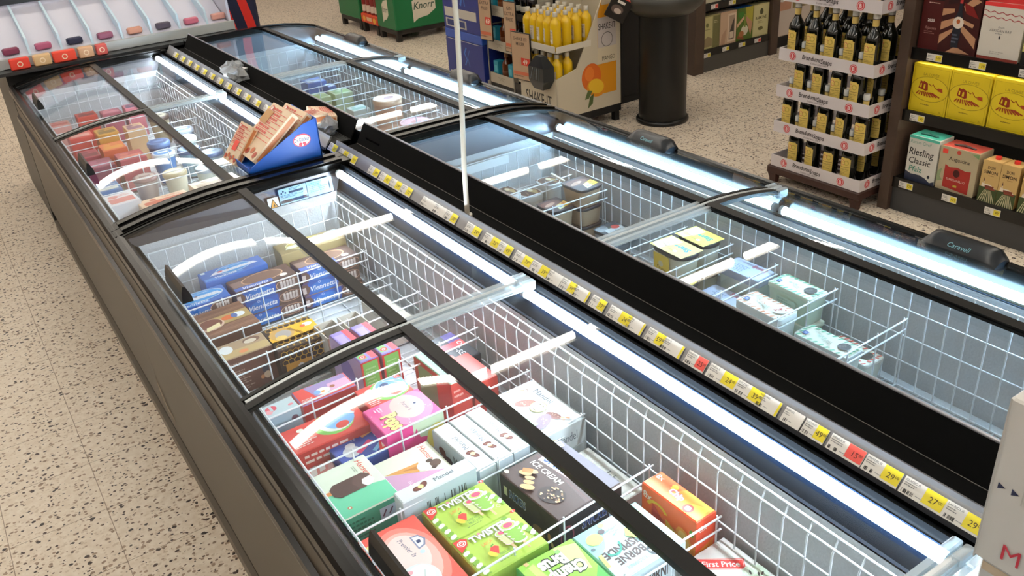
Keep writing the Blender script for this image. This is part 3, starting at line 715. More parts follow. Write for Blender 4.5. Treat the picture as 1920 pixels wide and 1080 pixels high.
for i, (c, nm) in enumerate(cols):
    b = MB(); b.cbox(-0.042, 0.042, -0.02, 0.02, 0, 0.035, M(c, 0.5), 0.006)
    tag(b.build('packet', None, (0.385 + i*0.168, 5.70, 0.976), 0.1), nm + ' packet lying in the white display case at the far end', 'packet', 'packets in the far display case')
for i, (x, ww, c, nm) in enumerate(((0.40, 0.10, '#e2412f', 'red'), (0.515, 0.09, '#d9b483', 'tan and red'), (0.63, 0.12, '#e8482f', 'big orange red'), (0.745, 0.08, '#cda07a', 'pale tan'), (0.83, 0.06, '#c8524a', 'small dull red'))):
    b = MB(); b.cbox(-ww/2, ww/2, -0.02, 0.02, 0, 0.06, M(c, 0.5), 0.005); f = Face(b, (-ww/2, -0.02, 0.004), (1,0,0), (0,0,1), ww, 0.05)
    f.ell(0.5, 0.5, 0.3, 0.3, '#f0d9b8', 12); f.ell(0.5, 0.5, 0.2, 0.2, c, 12)
    tag(b.build('pizza_carton', None, (x, 5.60, 0.914)), nm + ' carton standing at the foot of the far display case', 'carton', 'cartons before the far display case')
for o in [o for o in COL.objects if o.get('group') == 'cartons before the far display case']: o.location.y = 5.57
# navy display stand with red curves
b = MB(); b.cbox(1.66, 1.98, 6.2, 6.6, 0.0, 1.5, M('#0d1638', 0.45), 0.02)
f = Face(b, (1.66, 6.2, 0), (1, 0, 0), (0, 0, 1), 0.32, 1.5)
for s_ in (0.30, 0.72): f.line([(s_ + 0.10*math.sin(q*0.5), 0.3 + q*0.05) for q in range(15)], 0.04, '#d8281f')
tag(b.build('display_stand'), 'dark navy display stand with curved red bands beyond the far freezers', 'display stand')
# ================================================================= ice cream cartons, near left freezer
FB = 0.516
def H_(f): return f[2] - FB
# --- chocolate popsicle carton
def a(f):
    f.rect(0, 0, 1, 1, '#e2ecd9'); f.poly([(0,0),(1,0),(1,1),(0.72,1),(0.0,0.62)] if 0 else [(0.52,0),(1,0),(1,1),(0.66,1),(0.40,0)], '#6fcfa6')
    f.poly([(0.30,0.04),(0.46,0.0),(0.62,0.0),(0.62,0.0)], '#6fcfa6')
    f.rect(0.0, 0.0, 0.0, 0.0, '#6fcfa6')
    f.txt('Hansens', 0.27, 0.86, 0.10, '#d5392c', maxw=0.46, shear=0.25, rot=0); f.small(0.14, 0.74, 0.16, 2, 0.03, '#9aa894', 2)
    f.line([(0.44, 0.06), (0.46, 0.22)], 0.085, '#d98a4a'); f.ell(0.44, 0.05, 0.045, 0.045, '#d98a4a', 12)
    f.poly([(0.40,0.22),(0.54,0.22),(0.62,0.30),(0.62,0.78),(0.55,0.86),(0.40,0.86),(0.33,0.78),(0.33,0.30)], '#5a3d38')
    f.poly([(0.33,0.66),(0.46,0.55),(0.62,0.62),(0.62,0.30),(0.54,0.22),(0.40,0.22),(0.33,0.30)], '#4a2f2a')
    f.poly([(0.45,0.86),(0.46,0.72),(0.54,0.68),(0.62,0.72),(0.62,0.80),(0.55,0.88)], '#f2e6e6')
    f.ell(0.86, 0.30, 0.035, 0.035, '#d07a5a', 12); f.ell(0.86, 0.30, 0.018, 0.018, '#e2ecd9', 8)
def fr(f):
    f.rect(0, 0, 1, 1, '#4fae8b'); f.small(0.05, 0.86, 0.55, 9, 0.085, '#2f7f62', 4); f.rect(0.66, 0.66, 0.92, 0.9, '#cfdcec'); f.line([(0.7,0.72),(0.76,0.84)], 0.03, '#6a3a5a'); f.line([(0.8,0.72),(0.86,0.84)], 0.03, '#6a3a5a')
    f.txt('Hansens', 0.80, 0.36, 0.13, '#b3382c', maxw=0.3, shear=0.25)
F = [0.48, 1.519, 0.65, 0.157, 0.179, 1.5]
carton('ice_cream_carton', 'green and cream carton picturing a bitten chocolate ice lolly, on the aisle side', F, H_(F), '#6fcfa6', top='#e2ecd9', o='-y', art=a, front=fr, group='ice cream cartons', left=lambda f: f.rect(0.3, 0, 1, 1, '#62c29b'))
# --- cone carton
def a(f):
    f.rect(0, 0, 1, 1, '#e6e9d6'); f.poly([(0.5,0.0),(1,0),(1,1),(0.86,1),(0.36,0.0)], '#d3a0c4')
    f.txt('Hansens', 0.29, 0.85, 0.11, '#d5392c', maxw=0.48, shear=0.25)
    f.poly([(0.36,0.02),(0.40,0.62),(0.62,0.52)], '#d89a55'); f.poly([(0.44,0.30),(0.47,0.6),(0.56,0.55)], '#c17f3c')
    f.ell(0.54, 0.66, 0.12, 0.13, '#f1efe6', 16); f.ell(0.58, 0.84, 0.09, 0.10, '#5b4030', 10); f.ell(0.48, 0.78, 0.05, 0.06, '#4a3226', 8); f.ell(0.66, 0.78, 0.04, 0.05, '#4a3226', 8)
    f.txt('NOUGAT', 0.88, 0.28, 0.08, '#efe2ec', maxw=0.3)
F = [0.636, 1.505, 0.632, 0.148, 0.15, 0.9]
carton('ice_cream_carton', 'cream and lilac carton picturing a waffle ice cream cone', F, H_(F), '#dfe3cf', top='#e6e9d6', o='-y', art=a, group='ice cream cartons')
# --- almond cartons
ALM = '#dfe7ea'
def choc(f, x, y, s, rot=0):
    for dx, dy, q in ((-0.55, -0.1, 1.0), (0.5, 0.15, 1.1)):
        f.ell(x + dx*s*f.H/f.W, y + dy*s, s*0.75, s*0.5, '#6b3226', 12, rot + 40*dx)
        f.ell(x + dx*s*f.H/f.W, y + dy*s + 0.1*s, s*0.4, s*0.2, '#7f4433', 8, rot)
    f.ell(x, y, s*0.42, s*0.42, '#efe49a', 12)
def a(f):
    f.rect(0, 0, 1, 1, ALM); choc(f, 0.30, 0.52, 0.42, 20); f.txt('Mandel', 0.62, 0.55, 0.32, '#5a6672', maxw=0.36)
F = [0.628, 1.383, 0.685, 0.185, 0.042, 1.0]
carton('ice_cream_carton', 'narrow pale blue almond ice carton lying on its edge in front of the cone carton', F, H_(F), ALM, o='x', art=a, front=lambda f: (f.rect(0,0,1,1,'#c3d3dc'), f.bars(0.3, 0.5, 0.85, 0.85, 30, 4), f.txt('Mandel', 0.5, 0.3, 0.16, '#7b8894')), group='almond ice cartons')
def a(f):
    f.rect(0, 0, 1, 1, ALM); f.txt('Mandel', 0.56, 0.5, 0.34, '#5a6672', maxw=0.34); choc(f, 0.30, 0.48, 0.36, 60)
for F, lb in (([0.757, 1.484, 0.652, 0.046, 0.205, 2.5], 'pale blue almond ice carton standing on edge, first from the aisle, its long side showing'), ([0.806, 1.487, 0.652, 0.046, 0.205, 2.5], 'pale blue almond ice carton on edge in the middle of a row of three'), ([0.855, 1.490, 0.652, 0.046, 0.206, 2.5], 'pale blue almond ice carton on edge under the black lid bar, last of three')):
    carton('ice_cream_carton', lb, F, H_(F), ALM, o='y', art=a, group='almond ice cartons', left=lambda f: (f.rect(0,0,1,1,'#c6d6de'), f.txt('Mandel', 0.62, 0.72, 0.22, '#5a6672', maxw=0.35), f.ell(0.30, 0.55, 0.2, 0.12, '#5b2c22', 12, 30), f.ell(0.2, 0.7, 0.12, 0.1, '#6b3226', 10)), front=lambda f: f.rect(0,0,1,1,'#c9d5db'))
def stick(f, x, y, s, rot, c='#7a4a3e'):
    r = math.radians(rot); k = f.H/f.W
    f.line([(x + 0.9*s*math.cos(r)*k, y + 0.9*s*math.sin(r)), (x + 1.5*s*math.cos(r)*k, y + 1.5*s*math.sin(r))], s*0.36, '#ecd4c2')
    f.ell(x, y, s, s*0.55, c, 18, rot)
    rr = random.Random(int(x*1000))
    for _ in range(9): f.ell(x + (rr.random()-.5)*s*1.2*k*abs(math.cos(r)), y + (rr.random()-.5)*s*1.1*abs(math.sin(r)+.3), s*0.09, s*0.04, '#b98c74', 6, rr.random()*180)
def a(f):
    f.rect(0, 0, 1, 1, '#e2eaec'); f.txt('Mandel', 0.36, 0.84, 0.12, '#5d6670', maxw=0.4)
    stick(f, 0.34, 0.47, 0.19, -120); stick(f, 0.76, 0.62, 0.15, 20, '#6b3a30'); stick(f, 0.78, 0.38, 0.22, -60, '#6f5a70')
    f.ell(0.52, 0.56, 0.15, 0.15, '#f0e48c', 24); f.ring(0.52, 0.56, 0.15, 0.15, 0.08, '#c9bd5a'); f.ring(0.53, 0.545, 0.10, 0.095, 0.18, '#3a3a2a', 190, 345); f.poly([(0.45,0.53),(0.60,0.53),(0.56,0.47),(0.49,0.47)], '#ffffff')
    f.ell(0.50, 0.625, 0.014, 0.018, '#3a3a2a', 8); f.ell(0.56, 0.62, 0.014, 0.018, '#3a3a2a', 8)
    f.rect(0.62, 0.10, 0.80, 0.27, '#8cb78c'); f.small(0.64, 0.22, 0.14, 2, 0.06, '#eef4ee', 3)
    for x, y in ((0.12, 0.62), (0.06, 0.40), (0.16, 0.24), (0.22, 0.30), (0.92, 0.74), (0.88, 0.68)): f.ell(x, y, 0.045, 0.022, '#d08a66', 10, 40)
    f.line([(0.13,0.26),(0.26,0.15)], 0.02, '#8a7466'); f.ring(0.16, 0.62, 0.05, 0.09, 0.2, '#8a6a5c', 30, 250)
    f.small(0.40, 0.16, 0.14, 3, 0.04, '#a8b4b8', 6)
def fr(f): f.rect(0,0,1,1,'#cdd3d4'); f.txt('Mandel', 0.62, 0.5, 0.38, '#5d6670', maxw=0.4); f.ell(0.26, 0.5, 0.3, 0.22, '#7a5348', 12); f.ell(0.33, 0.55, 0.16, 0.2, '#d8c9a8', 10)
F = [0.967, 1.486, 0.661, 0.150, 0.212, 1.0]
carton('ice_cream_carton', 'white almond ice carton with a yellow smiling face, beside the wire wall', F, 0.07, '#d3dadb', top='#e2eaec', o='-y', art=a, front=fr, group='almond ice cartons')
F2 = list(F); F2[2] = 0.590
carton('ice_cream_carton', 'white almond ice carton underneath the one with the yellow smiling face', F2, 0.590 - FB, '#c9d0d1', o='-y', front=fr, group='almond ice cartons')
def a(f): f.txt('Isbar', 0.66, 0.62, 0.34, '#4a4a48', maxw=0.3)
F = [1.000, 1.262, 0.585, 0.078, 0.20, 1.7]
carton('ice_cream_carton', 'plain pale ice bar carton low down between the dark nut carton and the wire wall', F, H_(F), '#c8c7bf', o='-y', art=a, group='ice cream cartons')
# --- dark nut carton
def a(f):
    f.rect(0, 0, 1, 1, '#4a342e'); f.rect(0.0, 0.62, 1.0, 1.0, '#57505c'); f.poly([(0,0.60),(1,0.44),(1,0.70),(0.1,0.76)], '#5a4240')
    f.poly([(0.10,0.52),(0.92,0.60),(0.88,0.80),(0.08,0.72)], '#d9a9ac'); f.poly([(0.12,0.54),(0.91,0.62),(0.87,0.78),(0.10,0.70)], '#f4f4f8')
    f.txt('SNICKERS', 0.50, 0.66, 0.15, '#2b4b96', maxw=0.72, rot=4, off=0.025, shear=0.15)
    f.txt('ICE CREAM', 0.34, 0.44, 0.085, '#f0e6dc', maxw=0.52, shear=0.15, off=0.01)
    f.ell(0.66, 0.22, 0.19, 0.15, '#33231f', 18, 20)
    rr = random.Random(5)
    for _ in range(28):
        q = 2*PI*rr.random(); d = rr.random()**.5; f.ell(0.66 + 0.17*d*math.cos(q)*f.H/f.W, 0.22 + 0.13*d*math.sin(q), 0.013 + 0.012*rr.random(), 0.012, ('#d9b98a', '#c99c6a', '#8a6a56')[_ % 3], 6)
    for x, y, s in ((0.20, 0.22, 0.09), (0.30, 0.20, 0.07), (0.35, 0.14, 0.075), (0.40, 0.07, 0.10), (0.24, 0.30, 0.08)): f.ell(x, y, s, s*0.5, '#d8ab74', 12, 30)
    f.poly([(0.12, 0.26), (0.22, 0.34), (0.26, 0.28), (0.16, 0.20)], '#b9743a'); f.ell(0.84, 0.74, 0.13, 0.085, '#b9a28c', 14, -12); f.ell(0.86, 0.75, 0.10, 0.05, '#cfbca6', 12, -12)
    f.poly([(0.02,0.83),(0.12,0.80),(0.14,0.94),(0.04,0.96)], '#e8e8ec'); f.poly([(0.035,0.845),(0.11,0.82),(0.125,0.925),(0.05,0.945)], '#6a6a74'); f.txt('4', 0.08, 0.885, 0.09, '#f4f4f4')
    f.ell(0.05, 0.05, 0.04, 0.03, '#e9dfb8', 8)
def lf(f):
    f.rect(0, 0, 1, 1, '#2a211e'); f.txt('SNICKERS', 0.30, 0.74, 0.17, '#e8e6ea', maxw=0.30, off=0.03, shear=0.15); f.txt('SNICKERS', 0.30, 0.74, 0.15, '#2b4b96', maxw=0.29, off=0.02, shear=0.15)
    f.rect(0.06, 0.64, 0.12, 0.82, '#e9e3cf'); f.ell(0.66, 0.45, 0.16, 0.11, '#8a6440', 12); f.ell(0.84, 0.5, 0.05, 0.1, '#c58a52', 8); f.ell(0.88, 0.4, 0.04, 0.06, '#d8b68a', 8); f.small(0.2, 0.45, 0.25, 3, 0.1, '#5a504a', 3)
def fr(f): f.rect(0, 0, 1, 1, '#241b1a'); f.txt('SNICKERS', 0.60, 0.66, 0.2, '#dfe0ea', maxw=0.5, off=0.03, shear=0.15); f.txt('SNICKERS', 0.60, 0.66, 0.18, '#3a4f92', maxw=0.49, off=0.02, shear=0.15); f.small(0.35, 0.42, 0.4, 3, 0.1, '#5a5254', 8); f.ring(0.12, 0.6, 0.14, 0.22, 0.2, '#a04a58')
F = [0.866, 1.248, 0.655, 0.180, 0.205, 3.5]
carton('ice_cream_carton', 'dark brown chocolate and peanut ice bar carton lying half under the black lid bar', F, H_(F), '#2a211e', top='#4a342e', o='-y', art=a, left=lf, front=fr, group='ice cream cartons')
# --- twisted lolly cartons
def a(f):
    f.rect(0, 0, 1, 1, '#b6d458'); f.poly([(0.30,0.55),(0.85,0.2),(0.95,0.6),(0.6,0.95)], '#c3df6a')
    for i in range(9):   # green and white twist borders
        c = ('#7fae3e', '#e9efd8')[i % 2]
        f.ell(0.045 + 0.012*i*0.4, 0.74 - 0.095*i, 0.075, 0.05, c, 10, 25); f.ell(0.80 + 0.026*i, 0.95 - 0.085*i, 0.075, 0.05, c, 10, 25)
    f.poly([(0.0,0.68),(0.14,0.80),(0.19,0.94),(0.12,1.0),(0.0,1.0)], '#e04238'); f.ring(0.085, 0.88, 0.085, 0.07, 0.22, '#f6f0ee'); f.ell(0.085, 0.88, 0.05, 0.04, '#f6f0ee', 10); f.ell(0.085, 0.88, 0.028, 0.02, '#e04238', 8)
    f.txt('TWISTER', 0.50, 0.84, 0.155, '#f5f3e6', maxw=0.60, off=0.035, outline='#8d9a86', osz=0.035); f.ell(0.36, 0.90, 0.035, 0.03, '#e89aa0', 8)
    f.txt('LAICA', 0.36, 0.62, 0.075, '#e8884a', maxw=0.16, off=0.01)
    for bx, by, s, body in ((0.60, 0.50, 0.15, '#cfdc9a'), (0.745, 0.50, 0.22, '#8fbe52')):
        for j in range(5):
            yy = by - 0.30*s/0.2*0 + (0.16 - 0.085*j)*s/0.2
            f.ell(bx, yy, s*(0.80 - 0.05*j), s*0.36, ('#f3f5e6' if s > 0.2 else '#f0c7c6'), 14, -8); f.ell(bx, yy + 0.02*s/0.2, s*(0.76 - 0.05*j), s*0.27, body, 14, -8)
        f.ell(bx, by + 0.20*s/0.2, s*0.78, s*0.52, '#f3f5e6', 16, -8); f.ell(bx, by + 0.20*s/0.2, s*0.62, s*0.38, '#b8d878', 14, -8); f.ell(bx + 0.005, by + 0.205*s/0.2, s*0.42, s*0.28, '#e8567a', 14, -8)
        f.line([(bx, by - 0.24*s/0.2), (bx + 0.01, by - 0.42*s/0.2)], 0.045, '#d8b68a')
    f.poly([(0.30,0.40),(0.34,0.46),(0.40,0.46),(0.44,0.40),(0.37,0.24)], '#e0453f'); f.ell(0.30, 0.30, 0.05, 0.10, '#e3cf4a', 10, 30); f.line([(0.35,0.47),(0.40,0.5)], 0.03, '#5f9a3a')
    f.txt('MADE WITH', 0.47, 0.22, 0.06, '#4f8a4a', maxw=0.2); f.txt('FRUIT JUICE', 0.47, 0.14, 0.06, '#4f8a4a', maxw=0.22); f.small(0.30, 0.06, 0.35, 1, 0.04, '#7f9a4a', 3)
    f.ell(0.955, 0.955, 0.055, 0.04, '#e04238', 10); f.txt('8', 0.955, 0.955, 0.05, '#f4f0ee'); f.ell(0.93, 0.28, 0.05, 0.05, '#dfe8c9', 10); f.ring(0.87, 0.2, 0.04, 0.04, 0.2, '#dfe8c9')
for F, lb in (([0.649, 1.287, 0.652, 0.158, 0.121, 1.0], 'lime green twisted lolly carton nearest the wire divider, upper of the two alike'), ([0.652, 1.166, 0.652, 0.158, 0.120, 1.0], 'lime green twisted lolly carton closest to the camera, lower of the two alike')):
    carton('ice_cream_carton', lb, F, H_(F), '#a9c84e', o='x', art=a, group='twisted lolly cartons')
# --- red marshmallow style carton
def a(f):
    f.rect(0, 0, 1, 1, '#ec5f52'); f.ell(0.50, 0.55, 0.72, 0.46, '#f08a7c', 24); f.ell(0.48, 0.55, 0.58, 0.38, '#f4b9ae', 24); f.ell(0.42, 0.56, 0.42, 0.28, '#f7dcd6', 24)
    f.txt('Premier Is', 0.34, 0.60, 0.075, '#4a5a7a', maxw=0.26, shear=0.2, rot=6)
    f.poly([(0.24,0.72),(0.25,0.84),(0.33,0.90),(0.40,0.84),(0.42,0.72)], '#8d93b0'); f.poly([(0.255,0.74),(0.27,0.83),(0.33,0.87),(0.385,0.82),(0.40,0.74)], '#eef0f4'); f.ell(0.46, 0.74, 0.04, 0.04, '#cfe0ec', 8); f.rect(0.31, 0.76, 0.35, 0.82, '#33406a')
    f.txt('obiero', 0.36, 0.24, 0.22, '#f3e58a', maxw=0.52, off=0.05, outline='#4a4436', osz=0.05)
    f.ell(0.74, 0.45, 0.30, 0.30, '#e3ebe9', 22); f.ell(0.70, 0.52, 0.20, 0.18, '#eef3f1', 16); f.ell(0.62, 0.14, 0.12, 0.10, '#e46a6a', 12); f.ell(0.62, 0.40, 0.04, 0.05, '#e9a5ae', 8); f.line([(0.66,0.6),(0.78,0.5),(0.88,0.3)], 0.02, '#cfd8d6')
F = [0.478, 1.228, 0.657, 0.150, 0.236, 0.7]
carton('ice_cream_carton', 'red and pink marshmallow ice carton with fat yellow lettering, beside the lid grip', F, H_(F), '#e2564a', o='-y', art=a, group='ice cream cartons')
# --- green lolly carton
def a(f):
    f.rect(0, 0, 1, 1, '#58b052'); f.poly([(0.0,0.0),(1,0),(1,0.7),(0.35,0.95),(0,0.6)], '#93cc4a'); f.poly([(0.0,0.1),(0.35,0.0),(0.5,0.45),(0.1,0.6)], '#c9e28a')
    f.txt('Champ', 0.42, 0.46, 0.20, '#f4f4e4', maxw=0.62, off=0.045, outline='#2c3a20', osz=0.06); f.txt('Brus', 0.52, 0.22, 0.20, '#f4f4e4', maxw=0.46, off=0.045, outline='#2c3a20', osz=0.06)
    f.poly([(0.70,0.55),(0.96,0.50),(1.0,0.12),(0.76,0.06)], '#a8d65a'); f.poly([(0.72,0.52),(0.86,0.5),(0.88,0.1),(0.78,0.08)], '#c4e57a'); f.line([(0.86, 0.06), (0.87, 0.0)], 0.06, '#e2b682')
    f.ell(0.28, 0.82, 0.04, 0.04, '#8a5a2c', 8); f.ell(0.22, 0.78, 0.025, 0.02, '#7a3a24', 8); f.rect(0.30, 0.06, 0.38, 0.13, '#8ad070')
F = [0.705, 1.010, 0.657, 0.135, 0.150, -0.6]
carton('ice_cream_carton', 'bright green pear lolly carton with white upside-down lettering', F, H_(F), '#4da24a', o='-x', art=a, group='ice cream cartons')
# --- pale blue lolly carton
def a(f):
    f.rect(0, 0, 1, 1, '#bfe3ec'); f.poly([(1,0),(1,0.55),(0.8,0.42),(0.62,0.1),(0.5,0)], '#8fd0c8'); f.poly([(0,0),(0.2,0),(0.02,0.36),(0,0.36)], '#7cc4bb')
    f.txt('BØRNE', 0.64, 0.74, 0.135, '#4a3a38', maxw=0.42, off=0.04); f.txt('ISPINDE', 0.68, 0.56, 0.135, '#4a3a38', maxw=0.5, off=0.04); f.txt('FODBOLDISPINDE', 0.62, 0.90, 0.06, '#6fb6c2', maxw=0.4)
    f.ell(0.36, 0.86, 0.11, 0.11, '#3a4248', 18); f.txt('Gaia', 0.36, 0.86, 0.07, '#eef4f4', maxw=0.15, shear=0.2)
    for x, y, s, c in ((0.83, 0.22, 0.13, '#d8e46a'), (0.62, 0.06, 0.05, '#a9d470'), (0.95, 0.36, 0.035, '#54646a'), (0.68, 0.16, 0.055, '#5a4f52'), (0.16, 0.84, 0.10, '#dcec8a'), (0.10, 0.22, 0.06, '#a8dc8c'), (0.17, 0.12, 0.065, '#d8e890'), (0.08, 0.62, 0.06, '#98d8dc')): f.ell(x, y, s, s*0.85, c, 14)
    f.ring(0.76, 0.42, 0.17, 0.22, 0.16, '#2f8f7c', 40, 170); f.line([(0.95, 0.5), (0.98, 0.75)], 0.06, '#bcd66a')
    f.poly([(0.34,0.30),(0.20,0.22),(0.10,0.52),(0.24,0.62)], '#8f97a8'); f.poly([(0.50,0.44),(0.42,0.30),(0.30,0.46),(0.36,0.62)], '#a6c650'); f.poly([(0.42,0.62),(0.36,0.5),(0.30,0.56),(0.34,0.72)], '#5a4a44')
    f.small(0.46, 0.30, 0.2, 3, 0.06, '#8fbcc8', 4)
def fr(f): f.rect(0,0,1,1,'#cfe0e6'); f.txt('BØRNE', 0.56, 0.7, 0.26, '#4a3a38', maxw=0.4, off=0.03); f.rect(0.72, 0.3, 0.98, 0.9, '#dfe7ea'); f.ell(0.9, 0.8, 0.06, 0.06, '#2a2a2a', 8)
F = [0.868, 1.018, 0.647, 0.172, 0.150, 1.0]
carton('ice_cream_carton', 'pale blue football lolly carton with black upside-down capitals', F, H_(F), '#b5d6de', top='#bfe3ec', o='-x', art=a, front=fr, group='ice cream cartons')
# --- tall orange carton
def a(f):
    f.rect(0, 0, 1, 1, '#ef6a35'); f.poly([(0.3,0),(1,0),(1,1),(0.5,1)], '#f39a35'); f.poly([(0.70,0.05),(0.98,0.1),(0.96,0.92),(0.74,0.6)], '#f2c14a')
    f.txt('8x', 0.09, 0.72, 0.26, '#fbe9da', off=0.02); f.ell(0.36, 0.72, 0.17, 0.17, '#f0b93a', 14); f.ell(0.30, 0.68, 0.06, 0.05, '#e8552f', 8)
    f.txt('Chip', 0.48, 0.5, 0.30, '#f2e6ea', maxw=0.26, off=0.04, outline='#b0507a', osz=0.05)
    f.ell(0.76, 0.26, 0.24, 0.24, '#e2332c', 18); f.ring(0.76, 0.26, 0.13, 0.13, 0.25, '#f6efe8'); f.ell(0.76, 0.26, 0.06, 0.06, '#f6efe8', 10)
def lf(f):
    f.rect(0, 0, 1, 1, '#ec6a2f'); f.poly([(0,0),(1,0),(1,0.62),(0.5,0.5),(0.05,0.3)], '#f08a2c'); f.txt('8x', 0.11, 0.86, 0.11, '#fbe9da', off=0.02)
    f.poly([(0.2,0.82),(0.42,0.62),(0.36,0.25),(0.18,0.42)], '#c9432f'); f.ring(0.30, 0.72, 0.2, 0.14, 0.3, '#f0c33a', 20, 170); f.poly([(0.46,0.7),(0.86,0.5),(0.84,0.05),(0.5,0.1)], '#e3b23a'); f.ell(0.62, 0.42, 0.11, 0.13, '#d8862f', 12)
    f.ell(0.80, 0.55, 0.14, 0.22, '#f2a03a', 14, 20); f.ell(0.80, 0.55, 0.10, 0.17, '#f3c46a', 14, 20); f.ell(0.93, 0.78, 0.04, 0.06, '#6aa03a', 8)
def fr(f): f.rect(0, 0, 1, 1, '#e8502c'); f.txt('8x', 0.35, 0.86, 0.10, '#fbe9da'); f.poly([(0.05,0.5),(0.9,0.6),(0.9,0.05),(0.05,0.05)], '#e88a2f'); f.ell(0.55, 0.3, 0.12, 0.12, '#d2622a', 10)
F = [1.008, 1.022, 0.682, 0.056, 0.160, 1.0]
carton('ice_cream_carton', 'tall orange fruit chip ice carton standing against the wire wall', F, H_(F), '#e8552c', o='-y', art=a, left=lf, front=fr, group='ice cream cartons')
# --- grey budget carton
def a(f):
    f.rect(0, 0, 1, 1, '#cfccc6'); R0 = 20
    f.line([(0.20,0.885),(0.82,0.535)], 0.175, '#d9362f'); f.line([(0.215,0.877),(0.805,0.543)], 0.155, '#f0e4de'); f.line([(0.22,0.874),(0.80,0.546)], 0.142, '#d9362f')
    f.txt('First Price', 0.51, 0.71, 0.085, '#f6f2ee', maxw=0.62, rot=-38, off=0.02)
    for x, y in ((0.45, 0.30), (0.78, 0.34)): f.ell(x, y, 0.17, 0.16, '#c5d3bd', 16); f.ell(x - 0.02, y + 0.04, 0.11, 0.09, '#d3dfcb', 12)
    for x, y, r in ((0.40,0.36,50),(0.50,0.30,70),(0.55,0.22,40),(0.74,0.40,60),(0.82,0.32,50),(0.88,0.30,20),(0.44,0.2,50)): f.ell(x, y, 0.035, 0.014, '#3f3a34', 8, r)
F = [0.998, 0.852, 0.602, 0.125, 0.170, 1.0]
carton('ice_cream_carton', 'light grey carton with pale green ice cream scoops and a red name strip', F, H_(F), '#bdbab4', top='#cfccc6', o='x', art=a, group='ice cream cartons')
# ----------------------------------------------------------------- children's ice row
def a(f):
    f.rect(0, 0, 1, 1, '#ee5a9c'); f.ell(0.42, 0.60, 0.50, 0.42, '#f08fb6', 24); f.ell(0.42, 0.62, 0.34, 0.27, '#ecc4bc', 22)
    f.txt('Premier Is', 0.40, 0.62, 0.07, '#5a5a7a', maxw=0.36, shear=0.2); f.poly([(0.34,0.70),(0.35,0.80),(0.42,0.84),(0.48,0.79),(0.50,0.70)], '#e8ecf2'); f.ell(0.42, 0.76, 0.025, 0.025, '#33406a', 8)
    f.txt('Pops', 0.70, 0.26, 0.24, '#f3e78a', maxw=0.55, off=0.05, outline='#6a5a2a', osz=0.04)
    rr = random.Random(3)
    for _ in range(22): f.ell(rr.random(), rr.random(), 0.010, 0.010, '#fbe3ee', 6)
    f.small(0.14, 0.22, 0.16, 3, 0.05, '#fbe3ee', 3)
F = [0.700, 1.680, 0.668, 0.160, 0.128, 1.5]
carton('ice_cream_carton', 'hot pink lolly carton with yellow bubble lettering, in front of the red cartons', F, H_(F), '#e0408c', top='#ee5a9c', o='-y', art=a, group='ice cream cartons', front=lambda f: (f.rect(0,0,1,1,'#cfdfc0'), f.rect(0.0,0.0,0.45,1.0,'#e0408c'), f.poly([(0.5,0.9),(0.56,0.7),(0.7,0.66),(0.6,0.52),(0.62,0.3),(0.48,0.45),(0.34,0.34),(0.4,0.56),(0.3,0.7),(0.44,0.7)], '#e8418c'), f.ell(0.85,0.6,0.2,0.25,'#e9d66a',12)))
def a(f):
    f.rect(0, 0, 1, 1, '#3450a8'); f.ell(0.28, 0.42, 0.20, 0.2, '#cfd6e2', 14); f.ell(0.33, 0.62, 0.12, 0.1, '#dfe5ee', 12); f.line([(0.36,0.28),(0.72,0.52)], 0.13, '#d8467a'); f.line([(0.62,0.76),(0.9,0.84)], 0.12, '#e0a06a'); f.ell(0.58, 0.84, 0.09, 0.07, '#d83a3a', 10)
    f.line([(0.62,0.12),(0.85,0.3)], 0.10, '#7ac0e8'); f.poly([(0.70,0.05),(0.95,0.02),(0.92,0.28),(0.82,0.36)], '#d8443a'); f.poly([(0.78,0.1),(0.86,0.1),(0.84,0.3)], '#f0e6d8'); f.txt('12', 0.46, 0.78, 0.09, '#dfe5f2'); f.txt('12', 0.12, 0.14, 0.09, '#dfe5f2'); f.txt('12', 0.88, 0.60, 0.09, '#dfe5f2')
F = [0.575, 1.672, 0.628, 0.135, 0.115, 3.0]
carton('ice_cream_carton', 'royal blue mixed lolly carton with small drawn ices, left of the pink carton', F, H_(F), '#2a4390', top='#3450a8', o='x', art=a, group='ice cream cartons')
